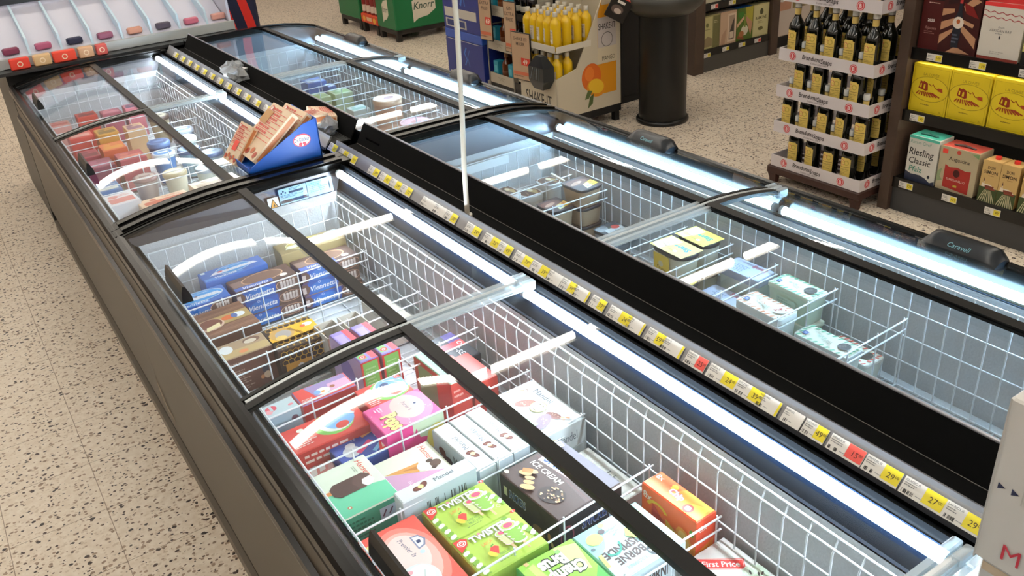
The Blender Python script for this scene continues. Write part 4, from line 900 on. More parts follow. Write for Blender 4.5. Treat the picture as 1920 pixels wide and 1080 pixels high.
# clear round tub with pink lid, by the aisle wall
t = thing('ice_cream_tub', 'round pinkish clear tub close to the aisle wall, behind the green and cream carton', 'tub', (0.457, 1.690, FB), 0, 'ice cream tubs')
b = MB(); b.lathe([(0.040, 0), (0.046, 0.075)], M('#d9a9a6', 0.25), n=24); b.build('tub_body', t)
b = MB(); b.lathe([(0.049, 0.07), (0.050, 0.08), (0.046, 0.084)], M('#dfb6b4', 0.2), n=28)
f = Face(b, (-0.04, -0.04, 0.084), (1, 0, 0), (0, 1, 0), 0.08, 0.08); f.ell(0.5, 0.5, 0.42, 0.42, '#d98f8c', 20); f.poly([(0.3,0.2),(0.5,0.25),(0.62,0.75),(0.42,0.75)], '#f0eeee'); f.poly([(0.6,0.3),(0.8,0.35),(0.85,0.6),(0.68,0.6)], '#eceaea'); b.build('lid', t)
def hero(f, sky='#7fb2e6', blob='#d4463a'):
    f.rect(0, 0, 1, 1, '#d8433c'); f.ell(0.62, 0.58, 0.50, 0.46, '#7fc25a', 26); f.ell(0.66, 0.62, 0.44, 0.42, '#eef2e8', 26); f.ell(0.70, 0.66, 0.40, 0.40, sky, 26)
    f.ell(0.70, 0.38, 0.17, 0.13, blob, 16, 15); f.ell(0.58, 0.80, 0.11, 0.08, '#3a4470', 12); f.line([(0.75, 0.9), (0.92, 0.62)], 0.05, '#cfe0f2'); f.line([(0.6, 0.95), (0.95, 0.8)], 0.03, '#e6eef8'); f.ell(0.22, 0.78, 0.09, 0.07, '#e9efe2', 10)
    f.small(0.04, 0.30, 0.36, 3, 0.07, '#f3dcd6', 5); f.ell(0.92, 0.93, 0.07, 0.06, '#e23a34', 12); f.ring(0.92, 0.93, 0.04, 0.035, 0.3, '#f6eeee')
fr = lambda f: (f.rect(0,0,1,1,'#c23a34'), f.rect(0.05,0.05,0.8,0.62,'#8fae7a'), f.small(0.1, 0.86, 0.8, 2, 0.12, '#f0d4cc', 4), f.ell(0.6, 0.4, 0.08, 0.08, '#3a3a34', 8))
F = [0.525, 1.760, 0.652, 0.205, 0.110, 0.8]
carton('ice_cream_carton', 'red bordered lolly carton with a sky blue picture, behind the royal blue carton', F, H_(F), '#c9403a', top='#d8433c', o='x', art=hero, front=fr, group='red bordered lolly cartons')
F = [0.708, 1.790, 0.662, 0.130, 0.112, -1.0]
carton('ice_cream_carton', 'red bordered lolly carton with a sky blue picture, directly behind the pink carton', F, H_(F), '#c9403a', top='#d8433c', o='x', art=hero, group='red bordered lolly cartons')
def a(f): f.rect(0,0,1,1,'#2f5aa8'); f.ell(0.45, 0.5, 0.40, 0.36, '#7fc24a', 16); f.ell(0.5, 0.62, 0.2, 0.14, '#4f9a3a', 12); f.ell(0.30, 0.25, 0.16, 0.1, '#b9d64a', 10)
F = [0.445, 1.835, 0.63, 0.075, 0.06, 1.0]
carton('ice_cream_carton', 'small green and blue lolly carton next to the aisle wall', [0.437, 1.800, 0.628, 0.07, 0.05, 1], 0.628 - FB, '#274d92', o='x', art=a, group='ice cream cartons')
def a(f): f.rect(0,0,1,1,'#c3d6de'); f.ell(0.30, 0.62, 0.28, 0.24, '#e2566a', 12); f.ell(0.2, 0.4, 0.16, 0.2, '#efa9b4', 10); f.rect(0.26, 0.42, 0.34, 0.84, '#c3d6de'); f.ell(0.85, 0.4, 0.13, 0.09, '#e58a98', 10)
F = [0.452, 1.878, 0.68, 0.092, 0.058, 2.0]
carton('ice_cream_carton', 'small pale blue carton with red raised capitals on its side, under the lid frame', F, H_(F), '#a9c2cf', top='#c3d6de', o='x', art=a, front=lambda f: (f.rect(0,0,1,1,'#9fb9c6'), f.txt('DOBBLER', 0.5, 0.5, 0.24, '#c23a48', maxw=0.8, off=0.04), f.small(0.15, 0.78, 0.5, 1, 0.1, '#6a7f8c', 2), f.ell(0.8, 0.85, 0.06, 0.06, '#6a4a5a', 8)), group='ice cream cartons')
def a(f): f.rect(0,0,1,1,'#d8433c'); f.ell(0.58, 0.62, 0.60, 0.5, '#7fc25a', 24); f.poly([(0.30,0.2),(0.98,0.2),(0.98,0.98),(0.20,0.98)], '#9a86b8'); f.poly([(0.55,0.2),(0.98,0.2),(0.98,0.7),(0.6,0.7)], '#d6a6c6'); f.ell(0.46, 0.40, 0.28, 0.22, '#eceadf', 18); f.ell(0.36, 0.42, 0.12, 0.14, '#7fa8d8', 12); f.ell(0.46, 0.36, 0.07, 0.06, '#e0923a', 10); f.ell(0.66, 0.45, 0.1, 0.09, '#9a5a3a', 10); f.small(0.03, 0.24, 0.24, 3, 0.08, '#f3dcd6', 5)
F = [0.590, 1.925, 0.652, 0.152, 0.078, 1.0]
carton('ice_cream_carton', 'red and purple lolly carton with a round cream blob picture, just under the lid frame', F, H_(F), '#b93a38', top='#9a86b8', o='x', art=a, group='ice cream cartons')
# two upright cartons: purple tops, green backs with red edges
def a(f): f.rect(0,0,1,1,'#8e7cc0'); f.rect(0.0, 0.0, 1.0, 0.34, '#dd4a58'); f.ell(0.52, 0.62, 0.26, 0.2, '#efe8dc', 14); f.ell(0.50, 0.58, 0.16, 0.12, '#6a4a8c', 10); f.poly([(0.6,0.5),(0.9,0.4),(0.9,0.95),(0.6,0.9)], '#a894d0'); f.rect(0.04, 0.5, 0.3, 0.95, '#7bb868'); f.ell(0.10, 0.7, 0.2, 0.2, '#dc3a38', 12); f.ring(0.10, 0.7, 0.1, 0.1, 0.3, '#f6eeee')
fr = lambda f: (f.rect(0,0,1,1,'#cf4038'), f.rect(0.10,0.0,0.90,0.97,'#7cb85c'), f.small(0.2, 0.82, 0.6, 9, 0.07, '#a9d090', 6), f.small(0.2, 0.18, 0.5, 2, 0.06, '#5a9a44', 2))
for F, lb in (([0.735, 2.045, 0.672, 0.056, 0.198, 2.0], 'upright purple and green lolly carton, nearer the aisle of the pair'), ([0.800, 2.045, 0.672, 0.056, 0.198, 2.0], 'upright purple and green lolly carton, nearer the lid bar of the pair')):
    carton('ice_cream_carton', lb, F, H_(F), '#c9433c', top='#8e7cc0', o='y', art=a, front=fr, group='upright purple cartons', left=lambda f: (f.rect(0,0,1,1,'#b9a4cc'), f.ell(0.5,0.5,0.3,0.3,'#7f6ab0',14)))
def a(f): f.rect(0,0,1,1,'#8fb89a'); f.rect(0, 0.62, 1, 1, '#d8433c'); f.txt('IS', 0.3, 0.8, 0.2, '#f6eeee'); f.small(0.4, 0.86, 0.4, 1, 0.14, '#f6e0dc', 2)
F = [0.880, 1.800, 0.668, 0.060, 0.19, 2.5]
carton('ice_cream_carton', 'upright red carton with a grey-green top beside the black lid bar, behind the almond cartons', F, H_(F), '#c23b33', top='#8fb89a', o='-y', art=a, front=lambda f: (f.rect(0,0,1,1,'#c8453a'), f.small(0.1, 0.8, 0.5, 2, 0.1, '#e8b0a4', 3)), left=lambda f: (f.rect(0,0,1,1,'#bf4a3c'), f.rect(0.1,0.2,0.6,0.9,'#88a878')), group='ice cream cartons')
F = [0.955, 1.775, 0.640, 0.075, 0.15, 1.0]
carton('ice_cream_carton', 'plain red carton low against the wire wall, behind the smiling almond carton', F, H_(F), '#bf3f35', o='-y', front=lambda f: (f.rect(0,0,1,1,'#c8453a'), f.small(0.2, 0.8, 0.4, 2, 0.1, '#dc8074', 3)), group='ice cream cartons')
def a(f): f.rect(0,0,1,1,'#26252f'); f.rect(0.0, 0.6, 0.4, 1.0, '#5a4a8c'); f.rect(0.34, 0.0, 0.55, 1.0, '#d8404a'); f.ell(0.45, 0.86, 0.2, 0.14, '#e23a3a', 12); f.ring(0.45, 0.86, 0.1, 0.08, 0.3, '#f6eeee'); f.txt('T-REX', 0.74, 0.6, 0.2, '#e6eaf0', maxw=0.4); f.ell(0.8, 0.2, 0.14, 0.1, '#e0584a', 10); f.ell(0.95, 0.2, 0.08, 0.08, '#6aa8d8', 10)
F = [0.975, 1.915, 0.628, 0.10, 0.155, 3.0]
carton('ice_cream_carton', 'black lolly carton with a red stripe beyond the clear cross rail, by the wire wall', F, H_(F), '#23222c', o='-y', art=a, group='ice cream cartons')
def a(f): f.txt('Isbar', 0.34, 0.5, 0.4, '#6a6460', maxw=0.25); f.ell(0.55, 0.4, 0.1, 0.1, '#6a6460', 8)
F = [0.958, 2.30, 0.600, 0.075, 0.20, 3.0]
carton('ice_cream_carton', 'long pale ice bar carton beside the wire wall, just beyond the clear cross rail', F, H_(F), '#cfc8bd', o='-y', art=a, group='ice cream cartons')
# open trays behind the purple cartons
for x, lb in ((0.735, 'open white cardboard tray behind the upright purple carton nearer the aisle'), (0.812, 'open white cardboard tray behind the upright purple carton nearer the lid bar')):
    b = MB(); W_ = M('#d5d0c6', 0.6)
    for bx in ((-.032,-.029,-.08,.02),(.029,.032,-.08,.02),(-.032,.032,-.08,-.077),(-.032,.032,.017,.02)): b.box(*bx, 0, 0.13, W_)
    b.box(-.032,.032,-.08,.02,0,0.03, M('#8a7a74', 0.6)); tag(b.build('cardboard_tray', None, (x, 2.25, FB), 0.03), lb, 'tray', 'open cardboard trays')
# --- wood grain cookie cartons
def a(f):
    f.rect(0,0,1,1,'#8a6450')
    for i in range(12): f.rect(0, 0.02 + i*0.083, 1, 0.045 + i*0.083, ('#7a5644','#9a7460')[i % 2])
    f.rect(0, 0.32, 1, 0.66, '#b59b66'); f.ell(0.26, 0.44, 0.24, 0.22, '#d9b9a8', 22); f.ell(0.26, 0.46, 0.21, 0.19, '#7a4a3c', 20); f.poly([(0.12,0.22),(0.40,0.30),(0.42,0.44),(0.16,0.36)], '#efe2b4'); f.ell(0.80, 0.50, 0.12, 0.10, '#e6ebf0', 14); f.ell(0.62, 0.50, 0.14, 0.09, '#d8713f', 12); f.ell(0.72, 0.5, 0.06, 0.09, '#5a72b0', 10)
F = [0.497, 2.500, 0.642, 0.175, 0.178, 2.5]
carton('ice_cream_carton', 'brown wood-grain ice sandwich carton with a tan band, left of the honeycomb carton', F, H_(F), '#6a4a3c', top='#8a6450', o='x', art=a, group='brown wood-grain cartons')
def a(f): f.rect(0,0,1,1,'#a58c70'); f.rect(0, 0.0, 1, 0.45, '#b9a070'); f.ell(0.22, 0.6, 0.22, 0.28, '#dfe4e8', 14); f.ell(0.75, 0.75, 0.3, 0.2, '#6a4638', 14); f.ell(0.72, 0.7, 0.22, 0.14, '#cfc4b4', 12); f.ell(0.5, 0.2, 0.16, 0.12, '#d98a5a', 10)
fr = lambda f: (f.rect(0,0,1,1,'#6f4a3d'), f.small(0.06, 0.62, 0.5, 7, 0.06, '#b09484', 8), f.small(0.1, 0.84, 0.8, 1, 0.05, '#c0a694', 3), f.ell(0.78, 0.45, 0.08, 0.13, '#3a3a4a', 10), f.ell(0.80, 0.28, 0.09, 0.1, '#cfb79a', 10), f.ell(0.70, 0.26, 0.05, 0.06, '#c88a5a', 8), f.small(0.06, 0.16, 0.6, 2, 0.06, '#b09484', 9))
F = [0.490, 2.305, 0.640, 0.155, 0.092, 0.0]
carton('ice_cream_carton', 'brown wood-grain carton with fine white print on its front, closest to the lid frame', F, H_(F), '#6f4a3d', top='#a58c70', o='x', art=a, front=fr, group='brown wood-grain cartons')
def hexes(f, x0, y0, x1, y1, col, s=0.075):
    k = f.H/f.W; j = 0; y = y0
    while y < y1:
        x = x0 + (s*k*0.9 if j % 2 else 0)
        while x < x1:
            if x0 < x < x1: f.ring(x, y, s, s, 0.16, col, 30, 390, 6)
            x += s*k*1.75
        y += s*1.5; j += 1
def a(f):
    f.rect(0,0,1,1,'#3a2722'); hexes(f, 0.03, 0.05, 0.98, 0.98, '#d9a93c'); f.rect(0.10, 0.30, 1.0, 0.76, '#f0b428'); f.rect(0.0, 0.30, 0.12, 0.5, '#f0b428')
    f.ell(0.28, 0.52, 0.26, 0.26, '#c99f5a', 16); f.ell(0.30, 0.50, 0.17, 0.17, '#a8a09c', 14); f.ell(0.22, 0.38, 0.12, 0.1, '#dcbc6a', 10); f.txt('Skumkake', 0.56, 0.5, 0.09, '#3a2a14', maxw=0.4, rot=-62); f.ell(0.84, 0.60, 0.11, 0.08, '#e6ebf0', 12); f.ell(0.74, 0.58, 0.06, 0.06, '#e06a3a', 8)
fr = lambda f: (f.rect(0,0,1,1,'#3a2722'), hexes(f, 0.05, 0.5, 0.98, 0.98, '#d9a93c', 0.09), f.rect(0.1, 0.1, 0.62, 0.6, '#d09a3c'), f.ell(0.4, 0.4, 0.1, 0.12, '#dfe2e4', 10), f.ell(0.8, 0.4, 0.14, 0.12, '#8a6a50', 10))
F = [0.645, 2.292, 0.632, 0.152, 0.150, -1.0]
carton('ice_cream_carton', 'black and gold honeycomb carton with a yellow panel', F, H_(F), '#3a2722', o='x', art=a, front=fr, group='ice cream cartons')
# --- blue dessert cartons, stacked
vh = 0.048
def vfront(f):
    f.rect(0,0,1,1,'#5d4a78'); f.rect(0.10, 0.0, 0.62, 1.0, '#3a5fb4'); f.ell(0.34, 0.4, 1.0, 0.5, '#3f78c8', 18)
    f.poly([(0.60,0.0),(1,0),(1,1),(0.66,1)], '#5f463c')
    f.ell(0.82, 0.5, 0.92, 0.44, '#d2a488', 20); f.ell(0.82, 0.5, 0.86, 0.40, '#6a4c42', 20)
    for i in range(5): f.rect(0.70 + i*0.05, 0.22, 0.738 + i*0.05, 0.72, '#cfc0bc'); f.ell(0.719 + i*0.05, 0.72, 0.10, 0.10, '#e2d6d0', 8)
    f.ell(0.02, 0.5, 0.5, 0.44, '#6a4c42', 16); f.rect(0.0, 0.2, 0.06, 0.7, '#cfc0bc')
    f.txt('Viennetta', 0.36, 0.46, 0.40, '#f2f2f6', maxw=0.46, off=0.012, shear=0.3); f.ring(0.30, 0.86, 0.11, 0.09, 0.3, '#dfe4f0')
def vtop(f):
    f.rect(0,0,1,1,'#5a3f38'); f.poly([(0.02,0.30),(0.75,0.30),(0.8,0.75),(0.0,0.75)], '#8a7068'); f.ell(0.52, 0.55, 0.75, 0.40, '#caa07f', 22); f.ell(0.52, 0.55, 0.70, 0.36, '#7a5a4a', 20); f.rect(0.0, 0.0, 0.62, 0.26, '#4a66b4'); f.txt('Viennetta', 0.34, 0.12, 0.17, '#f2f2f6', maxw=0.5, shear=0.3, off=0.01); f.ell(0.82, 0.2, 0.14, 0.12, '#efe6dc', 10)
def vtop_blue(f):
    f.rect(0,0,1,1,'#3a6cc0'); f.rect(0, 0.0, 0.62, 0.22, '#4f8fdc'); f.ell(0.52, 0.58, 0.78, 0.40, '#b9c9dc', 24); f.ell(0.52, 0.58, 0.73, 0.36, '#3f96dc', 24); f.poly([(0.12,0.40),(0.92,0.40),(0.86,0.62),(0.2,0.62)], '#dfe3ee'); f.ell(0.30, 0.58, 0.12, 0.07, '#d8605a', 12); f.ell(0.44, 0.62, 0.06, 0.05, '#6a5a7a', 8)
    for i in range(6): f.line([(0.4 + i*0.08, 0.42), (0.42 + i*0.08, 0.60)], 0.012, '#c3c8da')
    f.txt('Viennetta', 0.34, 0.12, 0.17, '#f6f6fa', maxw=0.55, shear=0.3, off=0.01); f.txt('SABLE COOKIES', 0.52, 0.78, 0.07, '#dbe9f6', maxw=0.4); f.rect(0.02, 0.75, 0.09, 0.93, '#cfe0ea')
def vtop_gold(f):
    f.rect(0,0,1,1,'#8c7a52'); f.ell(0.46, 0.52, 0.85, 0.46, '#d9d3a8', 24); f.ell(0.46, 0.52, 0.80, 0.42, '#b3a04a', 24); f.poly([(0.1,0.30),(0.86,0.30),(0.78,0.56),(0.16,0.56)], '#dfe0cf'); f.ell(0.62, 0.64, 0.16, 0.07, '#8a6a44', 10); f.poly([(0.80,0.86),(0.99,0.98),(0.99,0.3),(0.9,0.5)], '#cdd9e6'); f.ell(0.93, 0.7, 0.09, 0.1, '#7f9ac4', 10)
    f.txt('Viennetta', 0.4, 0.1, 0.12, '#f2f2e6', maxw=0.4, shear=0.3)
rows = []
for ci, (x, nm) in enumerate(((0.685, 'middle column'), (0.905, 'column nearest the wire wall'))):
    for k, kn in enumerate(('bottom', 'second from bottom', 'second from top')):
        F = [x + 0.004*((k + ci) % 2), 2.665 + 0.004*(k % 2), FB + (k + 1)*vh, 0.212, 0.10, -1.0 + k]
        carton('dessert_carton', 'purple and blue layered dessert carton, %s of the %s' % (kn, nm), F, vh - 0.0005, '#5d4a78', top='#5a3f38', o='x', art=vtop if k == 2 else None, front=vfront, group='layered dessert cartons')
for k, kn in enumerate(('bottom', 'middle', 'top')):
    F = [0.478, 2.662 + 0.003*(k % 2), FB + (k + 1)*vh, 0.172, 0.10, 2.0 - k]
    carton('dessert_carton', 'bright blue dessert carton half hidden behind the lid grip, %s of three' % kn, F, vh - 0.0005, '#3a5fb4', o='x', art=vtop_blue if k == 2 else None, front=vfront, group='layered dessert cartons')
F = [0.625, 2.775, 0.672, 0.215, 0.085, 2.0]
carton('dessert_carton', 'bright blue berry dessert carton on the second row, just above the lid grip', F, H_(F), '#3a6cc0', o='x', art=vtop_blue, group='layered dessert cartons')
F = [0.905, 2.775, 0.685, 0.235, 0.095, -2.0]
carton('dessert_carton', 'golden cream dessert carton at the back beside the corner of the wire basket', F, H_(F), '#a8976a', o='x', art=vtop_gold, group='layered dessert cartons')

# ================================================================= tubs, near right freezer
RB = 0.441
G = 'ice cream tubs'
def brown(f): f.rect(0.0,0.0,1,1,'#6b4433'); f.ell(0.45,0.6,0.5,0.3,'#4a2e26',16); f.poly([(0.1,0.25),(0.5,0.05),(0.95,0.3),(0.6,0.5)], '#b39a66'); f.ell(0.7,0.35,0.2,0.14,'#e0d2b4',12); f.line([(0.2,0.75),(0.6,0.65)], 0.06, '#8f6a54')
def darky(f): f.rect(0,0,1,1,'#4a2f2a'); f.ell(0.4,0.66,0.42,0.24,'#7a4f40',16); f.ell(0.36,0.62,0.26,0.1,'#c9a088',12,15); f.poly([(0.34,0.06),(0.98,0.2),(0.98,0.58),(0.44,0.40)], '#e8c43c'); f.poly([(0.34,0.06),(0.66,0.13),(0.70,0.44),(0.44,0.40)], '#e6e2b0'); f.ell(0.82,0.42,0.09,0.05,'#d88a3a',10); f.small(0.62,0.3,0.25,2,0.06,'#6a4a2a',3); f.ell(0.52,0.22,0.06,0.05,'#7fa0b8',10)
def stang(f):
    f.rect(0.0,0.0,1.0,1.0,'#e6cf4e'); f.poly([(0.55,0.1),(0.96,0.0),(0.98,0.9),(0.7,1.0)], '#ead9a8'); f.ell(0.80,0.55,0.3,0.22,'#e3c58c',14)
    f.txt('Stang', 0.36, 0.44, 0.24, '#1f8f82', maxw=0.44, off=0.04); f.ell(0.36, 0.76, 0.10, 0.08, '#f0ecd8', 14); f.ring(0.36, 0.76, 0.10, 0.08, 0.1, '#8a7a4a'); f.ell(0.36,0.76,0.02,0.02,'#3a5a4a',8); f.small(0.44,0.78,0.14,2,0.05,'#a8902f',2)
    for x, y in ((0.66,0.48),(0.74,0.42),(0.80,0.56),(0.70,0.62)): f.ell(x, y, 0.10, 0.07, '#f2f0e6', 12); f.ring(x, y, 0.10, 0.07, 0.1, '#8f8a78')
    f.small(0.3, 0.16, 0.5, 1, 0.05, '#d09a2a', 3)
def sfront(f): f.rect(0.15,0.1,0.7,0.95,'#e3c52c'); f.ell(0.4,0.6,0.12,0.12,'#cfc9a0',10); f.txt('Stang', 0.42, 0.42, 0.2, '#6a5a1a', maxw=0.3)
def lav(f): f.rect(0,0,1,1,'#aebcdc'); f.rect(0.04,0.04,0.96,0.96,'#b9c6e2'); f.txt('Hennig', 0.32, 0.24, 0.24, '#c0445a', maxw=0.36, off=0.015); f.small(0.52,0.84,0.4,6,0.09,'#6a7aa8',5); f.ell(0.5,0.42,0.03,0.03,'#6a7aa8',8); f.ell(0.9,0.8,0.05,0.06,'#8a5a7a',8); f.rect(0.02,0.1,0.14,0.9,'#cfd8e6')
def strp(c1, blk, hexb):
    def q(f):
        f.rect(0,0,1,1,'#e3e6d8')
        for i in range(9):
            for y0, y1 in ((0.84,1.0),(0.0,0.16)): f.poly([(0.02+i*0.11,y0),(0.06+i*0.11,y0),(0.10+i*0.11,y1),(0.06+i*0.11,y1)], c1)
        for i in range(3): f.poly([(0.0,0.2+i*0.2),(0.07,0.28+i*0.2),(0.07,0.36+i*0.2),(0.0,0.28+i*0.2)], c1); f.poly([(0.93,0.2+i*0.2),(1.0,0.28+i*0.2),(1.0,0.36+i*0.2),(0.93,0.28+i*0.2)], c1)
        f.rect(0.84,0.56,0.93,0.78,'#2f4a94'); f.txt('IS', 0.885, 0.67, 0.1, '#dfe6f2'); f.txt('Kaffe', 0.62, 0.5, 0.14, c1, maxw=0.22, shear=0.3); f.small(0.40,0.68,0.2,3,0.07,'#9aa48c',3); f.small(0.7,0.3,0.16,2,0.06,'#b0b6a4',4)
        f.ell(0.20,0.46,0.24,0.26,blk,16); rr = random.Random(2)
        for _ in range(8): f.ell(0.12+0.16*rr.random(),0.3+0.3*rr.random(),0.04,0.035,hexb,8)
    return q
green = strp('#5fae8a', '#4a423c', '#6a5f54'); orange = strp('#d28a5c', '#dfe4e2', '#c8483a'); red = strp('#d2584a', '#3f3832', '#5f564a')
def straw(f): f.rect(0,0,1,1,'#5d6066'); f.ell(0.2,0.75,0.26,0.2,'#b4bac0',12); f.ell(0.36,0.84,0.14,0.1,'#9aa0a6',10); f.poly([(0.1,0.1),(0.85,0.05),(0.95,0.6),(0.2,0.62)], '#dfe4e6'); f.ell(0.70,0.60,0.17,0.15,'#d8564a',14); f.ell(0.52,0.66,0.07,0.05,'#6f8a6a',8); f.txt('Jordbær', 0.5, 0.34, 0.12, '#5a6066', maxw=0.5); f.small(0.3,0.22,0.4,1,0.06,'#8a9096',2)
def stack(label, F, n, h, **kw):
    for k in range(n):
        G_ = list(F); G_[2] = F[2] - k*h; kk = dict(kw)
        if k: kk.pop('art', None)
        lb = label if k == 0 else ('%s' % label.split('|')[0]).strip()
        lab = label.split('|')
        tub(lab[k].strip(), G_, min(h, G_[2] - RB) - 0.001, kk.pop('body'), kk.pop('rim'), kk.pop('lidcol'), **kk)
tub('white-rimmed brown topped tub farthest along, half hidden by the black tray lip', [1.745, 2.775, 0.640, 0.085, 0.115, 0], 0.640 - RB, '#d8d6d2', '#dfe3e4', '#6b4433', art=brown, r=0.42, ring=0.84, group=G)
tub('white-rimmed brown topped tub in the middle of the three', [1.843, 2.764, 0.612, 0.100, 0.105, 0], 0.612 - RB, '#d8d6d2', '#dfe3e4', '#6b4433', art=brown, r=0.42, ring=0.84, group=G)
tub('white-rimmed brown topped tub deepest in the corner by the wire wall', [1.944, 2.770, 0.632, 0.092, 0.105, 0], 0.632 - RB, '#d8d6d2', '#dfe3e4', '#6b4433', art=brown, r=0.42, ring=0.84, group=G)
stack('black-rimmed caramel tub with a yellow label, topmost of its stack by the wire wall | black-rimmed tub with cream swirls, in the middle of the stack by the wire wall | black-rimmed tub at the bottom of the stack by the wire wall', [1.956, 2.562, 0.677, 0.118, 0.135, 2.5], 3, 0.0785, body='#b59c80', rim='#20242e', lidcol='#4a2f2a', art=darky, o='x', r=0.26, group=G)
stack('black-rimmed caramel tub with a yellow label, lower and nearer the black tray | black-rimmed tub underneath the lower yellow-labelled caramel tub', [1.828, 2.568, 0.622, 0.112, 0.122, 3], 2, 0.09, body='#b8a488', rim='#20242e', lidcol='#4a2f2a', art=darky, o='x', r=0.26, group=G)
tub('grey tub with a strawberry on its white label, just beyond the clear cross rail', [1.972, 2.395, 0.532, 0.118, 0.120, 4], 0.532 - RB, '#9a9aa0', '#44474d', '#5d6066', o='x', art=straw, r=0.22, group=G)
tub('dark grey tub low beside the black tray, left of the yellow tubs', [1.760, 1.95, 0.56, 0.12, 0.13, 0], 0.56 - RB, '#8a8c92', '#3c3f45', '#6a6e74', o='x', art=straw, r=0.22, group=G)
stack('yellow lidded tub with green lettering, nearer the black tray | pale tub with a yellow rim underneath the yellow tub nearer the black tray', [1.848, 1.918, 0.668, 0.104, 0.168, -2], 2, 0.112, body='#dcd8c0', rim='#272a2c', lidcol='#e6cf4e', art=stang, o='y', r=0.44, left=sfront, group=G)
stack('yellow lidded tub with green lettering, nearer the wire wall | pale tub with a black rim underneath the yellow tub nearer the wire wall', [1.962, 1.926, 0.668, 0.104, 0.150, -2], 2, 0.112, body='#cfccba', rim='#272a2c', lidcol='#e6cf4e', art=stang, o='y', r=0.44, group=G)
tub('tall pale tub with a lavender lid and red lettering, nearer the wire wall', [1.970, 1.715, 0.622, 0.095, 0.165, 2], 0.622 - RB, '#cfdcd4', '#a9b6cc', '#aebcdc', o='y', art=lav, r=0.12, group=G)
tub('lavender lidded tub with red lettering lower down, beside the black tray', [1.862, 1.705, 0.562, 0.09, 0.165, 3], 0.562 - RB, '#c6d4d4', '#a9b6cc', '#aebcdc', o='y', art=lav, r=0.12, group=G)
tub('clear lidded tub with orange stripes around its label, beside the black tray', [1.808, 1.495, 0.642, 0.088, 0.175, -1], 0.642 - RB, '#d3dcd8', '#dfe8ea', '#e3e6d8', o='y', art=orange, r=0.22, group=G)
stack('pale green tub with green striped lid, topmost of two by the wire wall | pale green tub underneath the green striped one', [1.965, 1.512, 0.642, 0.086, 0.165, -1], 2, 0.10, body='#c9d9c4', rim='#cfdac8', lidcol='#e3e6d8', art=green, o='y', r=0.12, left=lambda f: (f.rect(0.2,0.25,0.75,0.8,'#b4c6b4'), f.small(0.25,0.7,0.4,4,0.1,'#8fa592',3)), group=G)
tub('clear lidded tub with green stripes and coffee beans, low beside the black tray', [1.838, 1.295, 0.602, 0.080, 0.185, 1], 0.602 - RB, '#d0dad4', '#cfd8da', '#e3e6d8', o='y', art=green, r=0.22, group=G)
tub('tub with red striped lid lowest of all, in front of the green striped ones', [1.945, 1.285, 0.532, 0.085, 0.160, -3], 0.532 - RB, '#cfd2c6', '#c4c2b8', '#e3e6d8', o='y', art=red, r=0.16, group=G)
# pale plastic clip on the divider behind the stacked caramel tubs
b = MB(); b.cbox(-0.006, 0.006, -0.05, 0.05, 0, 0.008, M('#ddd8cc', 0.4), 0.002); tag(b.build('plastic_clip', None, (1.935, 2.692, 0.667), math.radians(-6)), 'small pale plastic clip resting on the wire divider by the brown topped tubs', 'clip')
# white label strips hooked on the end of the right basket
for z, lb in ((0.745, 'upper blank white plastic strip on the far end of the right wire basket'), (0.672, 'lower white plastic strip with a red line on the end of the right wire basket')):
    b = MB(); b.box(1.55, 1.80, 2.834, 2.838, z - 0.014, z + 0.02, M('#e6ecef', 0.4))
    if z < 0.7: f = Face(b, (1.55, 2.834, z - 0.014), (1,0,0), (0,0,1), 0.25, 0.034); f.line([(0.35, 0.45), (0.85, 0.55)], 0.06, '#d2584a')
    tag(b.build('label_strip'), lb, 'label strip')

